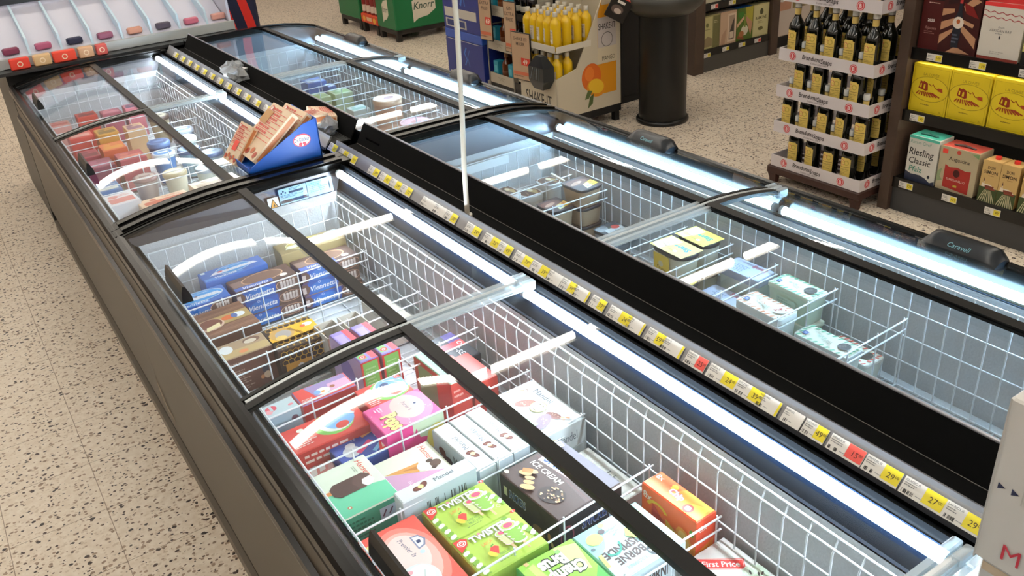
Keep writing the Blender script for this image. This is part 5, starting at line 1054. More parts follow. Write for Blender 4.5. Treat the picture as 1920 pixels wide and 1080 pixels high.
# ================================================================= far freezers, soft in the photograph
def plain(label, x, y, zt, w, d, h, c, c2, yaw=0, cat='carton', name='ice_cream_carton', grp='packs in the far left freezer'):
    def q(f): f.rect(0.08,0.12,0.92,0.55,c2); f.ell(0.3,0.72,0.16,0.14,c2,12); f.small(0.5,0.8,0.4,2,0.1,c2,3)
    carton(name, label, [x, y, zt, w, d, yaw], h, c, cat=cat, o='x', art=q, group=grp)
FLd = 'in the far left freezer'
for (x, y, zt, w, d, c, c2, yaw, lb) in (
    (0.62, 3.66, 0.66, 0.20, 0.09, '#e2c4a6', '#c76a52', 4, 'long cream carton with red print at the near end of the far left freezer'),
    (0.85, 3.72, 0.66, 0.20, 0.09, '#e0c8ae', '#a89078', 4, 'long cream carton with faded print in the far left freezer, by the pizza display'),
    (0.47, 3.74, 0.68, 0.12, 0.14, '#e8e4e8', '#d88a84', 3, 'white and pink carton in the near aisle corner of the far left freezer'),
    (0.47, 4.05, 0.64, 0.10, 0.12, '#3d6ea8', '#d8d8d0', 0, 'blue and white carton next to the lid grip of the far left freezer'),
    (0.50, 4.36, 0.66, 0.12, 0.14, '#8a3f56', '#b0607a', 0, 'maroon carton by the aisle wall of the far left freezer'),
    (0.64, 4.34, 0.67, 0.12, 0.14, '#b04a54', '#d27a6a', 0, 'crimson carton beside the blue tubs of the far left freezer'),
    (0.60, 4.52, 0.68, 0.11, 0.13, '#e0704a', '#e8a04a', 0, 'orange carton in the middle of the far left freezer'),
    (0.49, 4.55, 0.66, 0.09, 0.13, '#c25668', '#8a3a4a', 0, 'rosy red carton by the aisle wall, level with the orange one'),
    (0.62, 4.74, 0.70, 0.10, 0.12, '#d8a04a', '#8a6a3a', 0, 'mustard yellow carton behind the orange one in the far left freezer'),
    (0.50, 4.78, 0.70, 0.11, 0.12, '#dd5a52', '#f0b0a8', 0, 'bright red carton just in front of the far lid joint'),
    (0.76, 4.78, 0.68, 0.09, 0.12, '#d8b48a', '#8a5a70', 0, 'tan carton beside the mustard one in the far left freezer'),
    (0.46, 5.16, 0.68, 0.10, 0.10, '#dba29a', '#c4605a', 0, 'pale pink carton by the aisle wall beyond the lid joint'),
    (0.60, 5.16, 0.70, 0.10, 0.10, '#c9483f', '#7a2f3a', 0, 'dark red carton beyond the lid joint, aisle side'),
    (0.73, 5.20, 0.68, 0.10, 0.10, '#a8586a', '#d8909a', 0, 'plum pink carton beyond the lid joint, in the middle'),
    (0.85, 5.22, 0.68, 0.09, 0.10, '#d27a88', '#5a4a6a', 0, 'rose carton beyond the lid joint, right of the plum one')):
    plain(lb, x, y, zt, w, d, zt - FB, c, c2, yaw)
for (x, y, zt, c, c2, lb) in (
    (0.78, 4.30, 0.66, '#3f7fc0', '#dfe6ee', 'bright blue round tub in the middle of the far left freezer'),
    (0.90, 4.30, 0.65, '#8fb8cc', '#3a5a8a', 'pale blue round tub with a dark lid ring in the far left freezer'),
    (0.80, 4.46, 0.67, '#34528c', '#6f8fc0', 'navy round tub behind the bright blue one'),
    (0.93, 4.46, 0.66, '#9cc4c8', '#e2e6d8', 'sea green round tub behind the pale blue one'),
    (0.98, 4.20, 0.64, '#a8c4d6', '#46628c', 'grey blue round tub by the wire wall of the far left freezer'),
    (0.96, 4.62, 0.66, '#4a6ea0', '#c9d6e4', 'mid blue round tub nearest the wire wall beyond the black bar'),
    (0.90, 4.02, 0.63, '#c6d0c8', '#8aa0b4', 'pale grey round tub in front of the blue ones'),
    (0.76, 4.04, 0.64, '#d6cfb8', '#a89a78', 'cream round tub in front of the bright blue one'),
    (0.92, 4.94, 0.67, '#b0a48c', '#5a4a44', 'brown and cream round tub at the back, right of the black bar'),
    (0.64, 4.10, 0.63, '#b8a8a0', '#7a5a5a', 'taupe round tub between the blue carton and the cream tub')):
    t = thing('ice_cream_tub', lb, 'tub', (x, y, FB), 0, 'round tubs in the far left freezer'); h = zt - FB
    b = MB(); b.lathe([(0.040, 0), (0.052, h*0.9)], M(c, 0.4), n=20); b.build('tub_body', t)
    b = MB(); b.lathe([(0.055, h*0.86), (0.055, h*0.97), (0.050, h)], M(c2, 0.35), n=20); f = Face(b, (-0.05,-0.05,h), (1,0,0), (0,1,0), 0.1, 0.1); f.ell(0.5,0.5,0.42,0.42,c,16); f.rect(0.25,0.4,0.75,0.6,c2); b.build('lid', t)
for (x, y, zt, w, d, c, c2, lb) in (
    (1.90, 5.16, 0.62, 0.12, 0.12, '#5f78b8', '#cfd6e8', 'blue carton at the back of the far right freezer, nearer the black tray'),
    (2.00 - 0.04, 5.05, 0.60, 0.05, 0.08, '#6a80bc', '#e0e4ee', 'narrow blue carton at the back of the far right freezer, by the wire wall'),
    (1.80, 4.84, 0.61, 0.10, 0.13, '#b9c08c', '#8fa04a', 'olive green carton in the far right freezer, nearer the black tray'),
    (1.93, 4.84, 0.61, 0.11, 0.13, '#c3c9a0', '#8ea452', 'olive green carton in the far right freezer, by the wire wall'),
    (1.90, 4.53, 0.58, 0.10, 0.10, '#d9dcd2', '#8fb0a0', 'white and green carton in front of the olive ones'),
    (1.76, 4.20, 0.60, 0.11, 0.16, '#cdb0a4', '#b08a80', 'dusty pink flat carton beside the black tray lip in the far right freezer'),
    (1.78, 3.90, 0.58, 0.12, 0.14, '#d6b8a0', '#a88a74', 'tan flat carton nearest the freezer end in the far right freezer')):
    plain(lb, x, y, zt, w, d, zt - RB, c, c2, 0, grp='packs in the far right freezer')
for (x, y, zt, R, c, c2, lb) in ((1.93, 4.19, 0.70, 0.078, '#d9a78c', '#ecc4a4', 'big peach round bucket in the far right freezer'), (1.925, 3.885, 0.64, 0.08, '#d6a0a4', '#e2a8b0', 'big pink round bucket in the near corner of the far right freezer')):
    t = thing('ice_cream_bucket', lb, 'bucket', (x, y, RB), 0, 'round buckets'); h = zt - RB
    b = MB(); b.lathe([(R*0.86, 0), (R*0.97, h*0.92)], M(c, 0.4), n=28); b.build('bucket_body', t)
    b = MB(); b.lathe([(R, h*0.90), (R, h*0.98), (R*0.94, h), (R*0.9, h*0.985)], M(c2, 0.35), n=28); f = Face(b, (-R,-R,h*0.987), (1,0,0), (0,1,0), 2*R, 2*R); f.ell(0.5,0.5,0.42,0.42,c2,20); f.ell(0.56,0.52,0.2,0.14,'#c9807a',14,20); b.build('lid', t)
# ================================================================= wine shelf on the right
WOOD = M('#4a3a30', 0.5, noise=0.25, nscale=12); SHB = M('#15130f', 0.45); GREY = M('#3a3a3c', 0.5)
def ptag(f, x, price, w=0.075):   # price tag drawn by its own mesh on a shelf edge
    pass
def shelf_tag(parent, o, u, price='79', red=False):
    b = MB(); u = Vector(u); n = u.cross(Vector((0,0,1))); o = Vector(o); H = 0.034; W = 0.078
    p = [o, o + u*W, o + u*W + Vector((0,0,H)), o + Vector((0,0,H))]; q = [x + n*0.0015 for x in p]
    b.loft([p, q], M('#dedad2', 0.45), True, True)
    f = Face(b, o + n*0.0015, u, (0,0,1), W, H); f.rect(0.58, 0.1, 0.98, 0.9, '#e25248' if red else '#e3cf3a'); f.txt(price, 0.78, 0.5, 0.36, '#3a3020', maxw=0.3); f.small(0.06, 0.7, 0.4, 2, 0.2, '#8a8a88', int(o.y*100)); f.bars(0.06, 0.12, 0.4, 0.3, 8, 3)
    b.build('price_tag', parent)
t = thing('wine_shelf', 'dark wooden shelf unit of boxed wine on the right', 'shelf')
SX = 3.955
b = MB(); b.box(3.93, 4.42, 2.515, 2.572, 0, 2.1, WOOD); b.build('post', t)
b = MB(); b.box(3.93, 4.42, 0.30, 0.36, 0, 2.1, WOOD); b.build('post', t)
b = MB(); b.box(SX + 0.005, 4.4, 0.36, 2.515, 0.0, 0.128, GREY); b.build('base_panel', t)
b = MB(); b.box(4.40, 4.42, 0.36, 2.515, 0.0, 2.1, M('#191512', 0.7)); b.build('back_panel', t)
for z in (0.18, 0.538, 0.845):
    b = MB(); b.box(SX, 4.4, 0.36, 2.515, z - 0.05, z, SHB); b.box(SX - 0.004, SX, 0.36, 2.515, z - 0.052, z + 0.004, M('#0e0d0c', 0.3)); b.build('shelf_board', t)
SHL = emit_mat('shelf_light', (1.0, 0.9, 0.72), 14.0)
for z in (0.538, 0.845):
    b = MB(); b.box(SX + 0.012, SX + 0.022, 0.40, 2.48, z - 0.056, z - 0.0505, SHL); b.build('shelf_light', t)
fx = SX - 0.005
for y, z, pr in ((2.475, 0.137, '129'), (2.235, 0.137, '139'), (2.015, 0.137, '49'), (1.80, 0.137, '49'), (2.47, 0.495, '99'), (2.43, 0.80, '149'), (2.215, 0.80, '139'), (1.985, 0.80, '129')): shelf_tag(t, (fx, y, z), (0,-1,0), pr)
def wine(label, y1, y0, z0, h, c, top, art, name='wine_carton', d=0.12, grp='boxed wines', handle=None):
    w = y1 - y0; b = MB(); b.cbox(-d/2, d/2, -w/2, w/2, 0, h, M(c, 0.4), 0.003)
    b.poly([(-d/2+.004, -w/2+.004, h+.0004), (d/2-.004, -w/2+.004, h+.0004), (d/2-.004, w/2-.004, h+.0004), (-d/2+.004, w/2-.004, h+.0004)], M(top, 0.4))
    art(Face(b, (-d/2, w/2, 0), (0,-1,0), (0,0,1), w, h))
    if handle: b.tube([(-0.02, w*0.28, h + .002), (-0.026, 0, h + .012), (-0.02, -w*0.28, h + .002)], 0.005, M(handle, 0.5), 6)
    return tag(b.build(name, None, (3.974 + d/2, (y0+y1)/2, z0)), label, 'wine carton', grp)
def cuvee(f):
    f.rect(0,0,1,1,'#d8be1e'); f.rect(0.04,0.03,0.96,0.94,'#b79c12'); f.rect(0.05,0.036,0.95,0.934,'#d8be1e'); f.ring(0.5,0.50,0.42,0.26,0.03,'#8f7a1a'); f.ell(0.5,0.50,0.40,0.245,'#dcc324',28)
    f.txt('LA CUVÉE', 0.5, 0.80, 0.055, '#8f7a1a', maxw=0.5); f.small(0.32, 0.16, 0.34, 1, 0.05, '#8f7a1a', 3); f.txt('3L', 0.86, 0.07, 0.04, '#8f7a1a')
    f.poly([(0.20,0.50),(0.24,0.66),(0.30,0.64),(0.34,0.66),(0.44,0.62),(0.46,0.48),(0.40,0.46)], '#8f2f14'); f.poly([(0.24,0.52),(0.28,0.52),(0.28,0.6),(0.25,0.6)], '#d8be1e'); f.poly([(0.33,0.5),(0.38,0.5),(0.38,0.59),(0.34,0.59)], '#d8be1e')
    f.line([(0.46,0.62),(0.54,0.58),(0.58,0.62),(0.66,0.54),(0.78,0.52)], 0.016, '#8f2f14'); f.poly([(0.72,0.50),(0.72,0.56),(0.84,0.56),(0.86,0.48)], '#a8431c')
    for i in range(9): x = 0.16 + i*0.08; f.line([(x, 0.34 + 0.03*abs(4-i)/4), (0.42 + (x-0.5)*0.55, 0.44)], 0.024, '#a03a16')
for y1, lb in ((2.503, 'yellow wine carton with a red farmhouse oval, next to the wooden post'), (2.303, 'yellow wine carton with a red farmhouse oval, second from the wooden post'), (2.098, 'yellow wine carton with a red farmhouse oval, third from the post at the picture edge')):
    wine(lb, y1, y1 - 0.196, 0.5385, 0.235, '#d8be1e', '#ead23a', cuvee, grp='yellow wine cartons')
wine('yellow wine carton with a red farmhouse oval, fourth from the wooden post, out at the edge', 1.897, 1.70, 0.5385, 0.235, '#d8be1e', '#ead23a', cuvee, grp='yellow wine cartons') if 0 else None
def redbox(f):
    f.rect(0,0,1,1,'#3a0d0c'); f.rect(0,0,0.36,1,'#4a1010'); f.rect(0,0.84,0.36,1,'#120b0c'); f.ell(0.2,0.95,0.05,0.05,'#b06a2a',10); f.small(0.1,0.79,0.2,1,0.03,'#d8b8a8',2); f.txt('2020', 0.18, 0.50, 0.045, '#e6dcd6', off=0.03); f.txt('Ripasso', 0.19, 0.37, 0.05, '#b98a84', maxw=0.2, shear=0.3); f.small(0.08,0.3,0.2,2,0.03,'#9a6a64',4)
    for p in (((0.36,0.50),(0.60,0.60),(0.60,0.50),(0.36,0.36)), ((0.36,0.28),(0.58,0.42),(0.56,0.34),(0.36,0.12)), ((0.70,0.80),(0.86,0.96),(0.98,0.90),(0.74,0.72)), ((0.70,0.50),(0.98,0.30),(0.98,0.12),(0.68,0.42)), ((0.66,0.12),(0.92,0.02),(0.5,0.0)), ((0.36,0.72),(0.56,0.74),(0.56,0.68),(0.36,0.60)), ((0.72,0.58),(0.92,0.52),(0.9,0.46),(0.72,0.52))): f.poly(list(p), '#b98a68')
    f.poly([(0.70,0.86),(0.86,0.80),(0.98,0.62),(0.76,0.68)], '#7a1512'); f.poly([(0.42,0.92),(0.58,0.98),(0.6,0.84),(0.44,0.80)], '#2a0a0a')
    f.poly([(0.58,0.10),(0.70,0.10),(0.72,0.58),(0.69,0.70),(0.68,0.84),(0.63,0.84),(0.62,0.70),(0.57,0.58)], '#1c1f2a'); f.rect(0.63,0.84,0.68,0.95,'#b03030'); f.ell(0.65,0.52,0.10,0.10,'#dccfc0',14); f.ell(0.65,0.54,0.035,0.04,'#b05a2a',8); f.small(0.58,0.3,0.12,3,0.06,'#5a6070',3)
wine('dark red wine carton picturing hands around a bottle, on the top shelf by the post', 2.503, 2.215, 0.8455, 0.27, '#3a0d0c', '#5a1a16', redbox)
def bay(f):
    f.rect(0,0,1,1,'#d3cdc2'); f.rect(0,0,1,0.05,'#8a3a30'); f.rect(0,0.93,1,1,'#e03a3a')
    for y in (0.84, 0.75): f.line([(i/24, y - 0.01*i/24*4 + 0.016*math.sin(i*1.3)) for i in range(25)], 0.014, '#a8343a')
    f.txt('South', 0.48, 0.58, 0.035, '#6a6a6a', shear=0.3); f.txt('AFRICAN BAY', 0.48, 0.52, 0.045, '#5f5f60', maxw=0.6); f.small(0.36,0.46,0.24,1,0.03,'#8a8a88',3); f.poly([(0.48,0.36),(0.505,0.40),(0.48,0.44),(0.455,0.40)], '#3f3f42'); f.small(0.3,0.14,0.4,2,0.03,'#b0aaa0',5)
wine('white wine carton with two wavy red lines on the top shelf', 2.205, 2.015, 0.8455, 0.25, '#d3cdc2', '#e03a3a', bay)
def sun(f): f.rect(0,0,1,1,'#c9c27a'); f.rect(0,0,1,0.26,'#141312'); f.txt('Sunne', 0.4, 0.14, 0.08, '#e9e6da', maxw=0.6); f.poly([(0.1,0.4),(0.5,0.55),(0.9,0.4),(0.9,0.3),(0.1,0.3)], '#8a9a4a')
wine('pale yellow-green wine carton at the right picture edge on the top shelf', 2.003, 1.82, 0.8455, 0.22, '#c9c27a', '#d6cf8a', sun)
def ries(f):
    f.rect(0,0,1,1,'#d2d0c8'); f.poly([(0,0),(1,0),(1,0.10),(0.86,0.05),(0.7,0.12),(0.5,0.16),(0.2,0.15),(0,0.2)], '#2a3148'); f.ell(0.8,0.17,0.03,0.04,'#1a1f30',8)
    f.txt('Riesling', 0.46, 0.66, 0.15, '#141414', maxw=0.82, off=0.012, shear=0.1); f.txt('Classic', 0.44, 0.46, 0.13, '#141414', maxw=0.74, off=0.008, shear=0.1); f.txt('Pfalz', 0.34, 0.28, 0.12, '#3a8a74', maxw=0.45, off=0.01, shear=0.1); f.txt('Ramon Gisell', 0.40, 0.87, 0.07, '#6a9a8a', maxw=0.7, shear=0.2); f.rect(0,0.94,1,1,'#4fb8a4')
wine('white wine carton with handwritten black lettering and a teal top', 2.468, 2.305, 0.1805, 0.235, '#d2d0c8', '#4fb8a4', ries, handle='#1f5a52')
def aug(f):
    f.rect(0,0,1,1,'#b3a688'); f.poly([(0.18,0.08),(0.86,0.03),(0.86,0.56),(0.72,0.54),(0.5,0.58),(0.3,0.55),(0.18,0.60)], '#a82a24'); f.txt('Augustina', 0.52, 0.75, 0.085, '#2a2420', maxw=0.72, off=0.012); f.ell(0.48,0.92,0.05,0.05,'#c94a3a',12); f.ell(0.5,0.44,0.08,0.09,'#4a1414',10); f.txt('TEMPRANILLO', 0.5, 0.28, 0.05, '#e0c8ba', maxw=0.5); f.rect(0.46,0.12,0.56,0.17,'#b8a03a'); f.rect(0.06,0.84,0.2,0.94,'#e8483a'); f.poly([(0,0.4),(0.12,0.5),(0.08,0.3),(0.16,0.22),(0,0.16)], '#8a9a74'); f.poly([(0.8,0.96),(1,0.98),(1,0.88)], '#7a9a6a')
wine('tan wine carton with a dark red panel and grapes', 2.295, 2.098, 0.1805, 0.222, '#b3a688', '#c9584c', aug, handle='#3a3230')
def don(f):
    f.rect(0,0,1,1,'#c9a86a'); f.txt('DON', 0.5, 0.84, 0.07, '#3a2a1a', maxw=0.4, off=0.02); f.txt('SIMON', 0.5, 0.73, 0.075, '#3a2a1a', maxw=0.75, off=0.02); f.small(0.4,0.64,0.3,1,0.03,'#8a6a3a',2)
    f.poly([(0.1,0.36),(0.15,0.46),(0.2,0.44),(0.22,0.56),(0.26,0.44),(0.6,0.44),(0.9,0.36)], '#e0d6c4'); f.rect(0.3,0.36,0.8,0.41,'#7a3a2a'); f.poly([(0.18,0.5),(0.22,0.60),(0.26,0.5)], '#5a3a3a'); f.rect(0,0,1,0.36,'#3a4a24')
    for i in range(8): f.poly([(0.02+i*0.13,0.0),(0.08+i*0.13,0.0),(0.34+i*0.05,0.30),(0.32+i*0.05,0.30)], '#cfc9a0')
    f.rect(0.36,0.32,0.9,0.36,'#8a4030')
for y1, lb in ((2.075, 'small tan wine carton with vineyard rows, next to the tan and red wine carton'), (1.985, 'small tan wine carton with vineyard rows, second of its kind along the shelf'), (1.880, 'small tan wine carton with vineyard rows, cut by the right picture edge')):
    b_ = wine(lb, y1, y1 - 0.088, 0.1805, 0.205, '#b5935a', '#c9a56a', don, d=0.09, grp='small tan wine cartons')
    b2 = MB(); b2.cyl((0, 0, 0.205), (0, 0, 0.218), 0.014, M('#c8322c', 0.4), n=14); b2.build('cap', b_)

# ================================================================= snaps display on its brown pallet
t = thing('display_pallet', 'dark brown half pallet under the snaps trays', 'pallet')
PW = M('#3a2018', 0.6, noise=0.15, nscale=20)
b = MB(); b.cbox(3.80, 4.22, 2.60, 3.22, 0.055, 0.100, PW, 0.006); b.build('deck', t)
for xx in (3.81, 4.17):
    for yy in (2.61, 3.16):
        b = MB(); b.loft([[(xx + sx*q, yy + sy*q2, z) for sx, sy in ((0,0),(1,0),(1,1),(0,1))] for z, q, q2 in ((0.0, 0.03, 0.04), (0.03, 0.034, 0.045), (0.056, 0.05, 0.06))], PW, True, True); b.build('leg', t)
b = MB(); b.box(3.9, 4.1, 2.75, 3.1, 0.02, 0.055, PW)
b.build('runner', t)
BG = M('#0c0f08', 0.06, 0, 0.7); LBL = '#d9be62'
def circle_mark(f, x, y, r): f.ell(x, y, r, r, '#c63f42', 20); f.ring(x, y, r*0.8, r*0.8, 0.12, '#e2cfd0'); f.txt('B', x, y, r*0.8, '#e9d8d8', off=0.03)
def snaps_tray(label, z):
    b = MB(); W_ = M('#cfc8ca', 0.55); x0, x1, y0, y1, h, th = 3.81, 4.20, 2.608, 3.20, 0.064, 0.004
    for bx in ((x0, x0+th, y0, y1), (x1-th, x1, y0, y1), (x0+th, x1-th, y0, y0+th), (x0+th, x1-th, y1-th, y1)): b.box(*bx, z, z + h, W_)
    for xx in (3.864, 3.984, 4.104): 
        for s_ in (-1, 1): b.box(xx + s_*0.03 - 0.009, xx + s_*0.03 + 0.009, y0+th, y1-th, z, z + 0.003, W_)
    f = Face(b, (x0, y1, z), (0,-1,0), (0,0,1), y1-y0, h); f.txt('Brøndums', 0.36, 0.60, 0.36, '#2f2528', maxw=0.20, off=0.02, shear=0.12); f.txt('Snaps', 0.52, 0.52, 0.38, '#2f2528', maxw=0.12, off=0.02, shear=0.12); f.txt('Kvalitet siden 1840', 0.44, 0.2, 0.16, '#6a6064', maxw=0.17, shear=0.2); circle_mark(f, 0.155, 0.5, 0.34); circle_mark(f, 0.80, 0.45, 0.36)
    f = Face(b, (x0, y0, z), (1,0,0), (0,0,1), x1-x0, h); circle_mark(f, 0.16, 0.5, 0.34); f.txt('Brøndums', 0.42, 0.6, 0.36, '#2f2528', maxw=0.30, off=0.02, shear=0.12); f.txt('Snaps', 0.66, 0.55, 0.36, '#2f2528', maxw=0.18, off=0.02, shear=0.12); f.small(0.4, 0.2, 0.3, 1, 0.14, '#6a6064', 3)
    return tag(b.build('cardboard_tray'), label, 'tray', 'white snaps trays')
ZT = (0.1015, 0.303, 0.504, 0.705, 1.012)
TN = ('bottom', 'second', 'third', 'fourth', 'topmost')
for z, n in zip(ZT, TN): snaps_tray('white printed cardboard snaps tray, %s of the stack counted from the pallet' % n, z)
def make_bottle():
    t = thing('snaps_bottle', '', 'bottle'); R = 0.0415
    b = MB(); b.lathe([(R*0.9, 0), (R, 0.006), (R, 0.165), (R*0.93, 0.185), (R*0.6, 0.207), (0.018, 0.222), (0.0145, 0.24), (0.0145, 0.272)], BG, n=20); b.build('bottle_body', t)
    b = MB(); b.lathe([(0.0158, 0.232), (0.0158, 0.270)], M('#d8bd70', 0.4), n=14); b.lathe([(0.0161, 0.266), (0.0161, 0.270)], M('#2a2420', 0.4), n=14); b.build('neck_foil', t)
    b = MB(); b.lathe([(0.0165, 0.270), (0.0168, 0.274), (0.0168, 0.296), (0.0145, 0.300)], M('#d6d6d2', 0.35), n=16); b.build('cap', t)
    b = MB(); W = 0.066; H = 0.105; z0 = 0.052
    fm = lambda x, y, e: Vector(((R + 0.0003 + e)*-math.cos((x - W/2)/R), -(R + 0.0003 + e)*math.sin((x - W/2)/R), z0 + y))
    prof = [(0.0, 0.92), (0.10, 0.92), (0.14, 1.0), (0.86, 1.0), (0.90, 0.92), (1.0, 0.92)]
    top = lambda x: 0.92 if x < 0.1 or x > 0.9 else (1.0 if 0.16 < x < 0.84 else 0.96)
    n = 12; P = [fm(W*i/n, 0, 0) for i in range(n+1)] + [fm(W*i/n, H*top(i/n), 0) for i in range(n+1)]
    b.add(P, [(i, i+1, n+2+i, n+1+i) for i in range(n)], M(LBL, 0.45), True)
    f = Face(b, (0,0,0), (0,-1,0), (0,0,1), W, H, fmap=fm)
    f.ell(0.33, 0.74, 0.135, 0.135, '#c04a3c', 16); f.ring(0.33, 0.74, 0.10, 0.10, 0.15, '#e6cf9a'); f.ell(0.67, 0.74, 0.13, 0.13, '#b59f45', 16); f.ring(0.67, 0.74, 0.09, 0.09, 0.2, '#cdb75c')
    for i in range(8): a = i/8; f.rect(0.06 + a*0.88, 0.505, 0.06 + (a + 0.125)*0.88, 0.525, '#5a4a28'); f.rect(0.06 + a*0.88, 0.30, 0.06 + (a + 0.125)*0.88, 0.312, '#a8924a')
    f.txt('Brøndums Snaps', 0.5, 0.41, 0.075, '#4a3a22', maxw=0.8); f.small(0.18, 0.22, 0.64, 2, 0.07, '#9a8444', 3); b.build('label', t)
    return t
bot = make_bottle(); first = True
ORD = ('first', 'second', 'third', 'fourth', 'fifth'); ROW = ('front', 'middle', 'back')
for k in range(5):
    ys = [2.668 + 0.118*i for i in range(5)] if k % 2 == 1 else [2.726 + 0.118*i - (0.118 if 0 else 0.0) for i in range(4)] + [3.175 if 0 else 2.668 - 0.0]
    if k % 2 == 0: ys = [2.724 + 0.118*i for i in range(4)]
    if k == 4: ys = [2.668 + 0.118*i for i in range(5)]
    for i, y in enumerate(ys):
        for r in range(3):
            if k < 3 and r > 0 and i > 0: continue           # nothing of these can be seen
            if k == 4 and (r > 1): continue
            lb = 'dark snaps bottle in the %s white tray, %s row, %s from the near corner' % (TN[k], ROW[r], ORD[i])
            loc = (3.864 + r*0.12, y, ZT[k] + 0.0035); rz = (0.0, 0.12, -0.15, 0.06, 0.0)[(i + k) % 5]
            if first: bot.location = loc; bot['label'] = lb; bot['group'] = 'snaps bottles'; first = False
            else: dup(bot, loc, rz, lb, 'snaps bottles')

# ================================================================= black waste bin
t = thing('waste_bin', 'tall black cylindrical bin with a flared top, standing on the floor', 'bin', (4.17, 4.50, 0))
b = MB(); b.lathe([(0.165, 0.02), (0.165, 0.74)], M('#0d0e0c', 0.38), n=40); b.build('bin_body', t)
b = MB(); b.lathe([(0.182, 0.0), (0.186, 0.012), (0.182, 0.026), (0.166, 0.03)], M('#090909', 0.3), n=40); b.build('base_ring', t)
b = MB(); b.lathe([(0.15, 0.735), (0.20, 0.745), (0.262, 0.80), (0.275, 0.86), (0.262, 0.87), (0.18, 0.83)], M('#3c3a34', 0.4), n=40); b.build('flared_top', t)

b = MB(); b.cbox(4.03, 4.62, 4.98, 5.10, 0.05, 1.5, M('#090909', 0.6), 0.004); b.box(4.05, 4.60, 4.99, 5.09, 0, 0.05, M('#0c0c0c', 0.6))
tag(b.build('room_divider'), 'tall plain black panel standing behind the bin and the white mixer display', 'panel')
# ================================================================= juice mixer display
t = thing('cardboard_display', 'white cardboard display of orange mixer bottles with a printed bottle on its side', 'display stand')
DW = M('#c2b8a2', 0.6); x0, x1, y0, y1 = 3.40, 3.965, 4.70, 5.12
sidep = [(x0, 0.125), (x1, 0.125), (x1, 1.12), (3.86, 1.12), (3.80, 0.86), (3.575, 0.44), (3.405, 0.40)]
b = MB()
for yy in (y0, y1): b.prism(sidep, 'y', yy, yy + 0.006, DW)
b.box(x0, x0 + 0.006, y0, y1, 0.125, 0.40, DW); b.box(x1 - 0.006, x1, y0, y1, 0.125, 1.12, DW)
f = Face(b, (x0, y1, 0.125), (0,-1,0), (0,0,1), y1 - y0, 0.275); f.txt('SHAKE-IT', 0.5, 0.40, 0.30, '#2a2622', maxw=0.72, off=0.01); f.small(0.3, 0.8, 0.4, 1, 0.08, '#8a8274', 3)
f = Face(b, (x0, y0, 0.125), (1,0,0), (0,0,1), x1 - x0, 0.995)
f.poly([(0.63,0.10),(0.92,0.10),(0.92,0.64),(0.86,0.73),(0.70,0.73),(0.64,0.64)], '#d08a14'); f.poly([(0.70,0.70),(0.72,0.80),(0.84,0.80),(0.86,0.70)], '#c9b79a'); f.rect(0.71,0.80,0.85,0.885,'#8a8478')
f.rect(0.64,0.36,0.92,0.62,'#b9b0ac'); f.rect(0.63,0.31,0.93,0.42,'#c9bca0'); f.txt('SHAKE-IT', 0.78, 0.56, 0.04, '#2a2622', maxw=0.26, off=0.01); f.ring(0.78, 0.47, 0.05, 0.05, 0.1, '#6a6460'); f.txt('MANGO', 0.80, 0.345, 0.03, '#3a342c', maxw=0.2)
f.ell(0.53, 0.235, 0.085, 0.095, '#d2641c', 20); f.ell(0.50, 0.26, 0.04, 0.05, '#e07a2a', 12); f.ell(0.60, 0.155, 0.085, 0.062, '#d88a1c', 18, -20); f.ell(0.60, 0.165, 0.07, 0.05, '#e3b62a', 18, -20)
f.poly([(0.42,0.09),(0.47,0.15),(0.54,0.14),(0.48,0.09)], '#5a6a3a'); f.poly([(0.46,0.02),(0.50,0.10),(0.56,0.12),(0.54,0.05)], '#4f6034')
b.build('printed_shell', t)
b = MB(); b.box(x0 + 0.01, 3.86, y0 + 0.01, y1 - 0.002, 0.572, 0.576, DW); b.box(x0 + 0.004, x0 + 0.01, y0 + 0.008, y1, 0.572, 0.615, M('#cfc8b8', 0.5)); b.box(x0 + 0.01, 3.70, y0 - 0.004, y0, 0.572, 0.612, M('#cfc8b8', 0.5)); b.build('shelf_tray', t)
b = MB(); b.box(x0 + 0.01, x1 - 0.01, y0 + 0.008, y1 - 0.002, 0.30, 0.304, DW); b.build('shelf_board', t)
b = MB(); b.box(3.42, 3.97, 4.71, 5.11, 0.07, 0.124, M('#0c0c0c', 0.6)); b.build('base_frame', t)
for xx in (3.44, 3.92):
    for yy in (4.72, 5.06): b = MB(); b.box(xx, xx + 0.04, yy, yy + 0.04, 0, 0.07, M('#0c0c0c', 0.6)); b.build('leg', t)
def make_mixer():
    t = thing('mixer_bottle', '', 'bottle'); R = 0.036
    b = MB(); b.lathe([(R*0.92,0),(R,0.006),(R,0.17),(R*0.85,0.19),(0.016,0.206),(0.0145,0.222)], M('#d8b011', 0.3), n=18); b.build('bottle_body', t)
    b = MB(); b.lathe([(0.0165,0.220),(0.0165,0.246),(0.0150,0.248)], M('#c2bdae', 0.35, 0.3), n=14); b.build('cap', t)
    b = MB(); W, H, z0 = 0.05, 0.09, 0.05
    fm = lambda x, y, e: Vector(((R + 0.0004 + e)*-math.cos((x - W/2)/R - 0.35), -(R + 0.0004 + e)*math.sin((x - W/2)/R - 0.35), z0 + y))
    n = 8; P = [fm(W*i/n, 0, 0) for i in range(n+1)] + [fm(W*i/n, H, 0) for i in range(n+1)]
    b.add(P, [(i, i+1, n+2+i, n+1+i) for i in range(n)], M('#cfc3ae', 0.45), True)
    f = Face(b, (0,0,0), (0,-1,0), (0,0,1), W, H, fmap=fm); f.txt('SHAKE-IT', 0.5, 0.82, 0.1, '#5a4a3a', maxw=0.8); f.small(0.2, 0.6, 0.6, 3, 0.12, '#a08c72', 2); f.ell(0.6, 0.2, 0.15, 0.12, '#e2ddd2', 10); b.build('label', t)
    return t
mx = make_mixer(); first = True
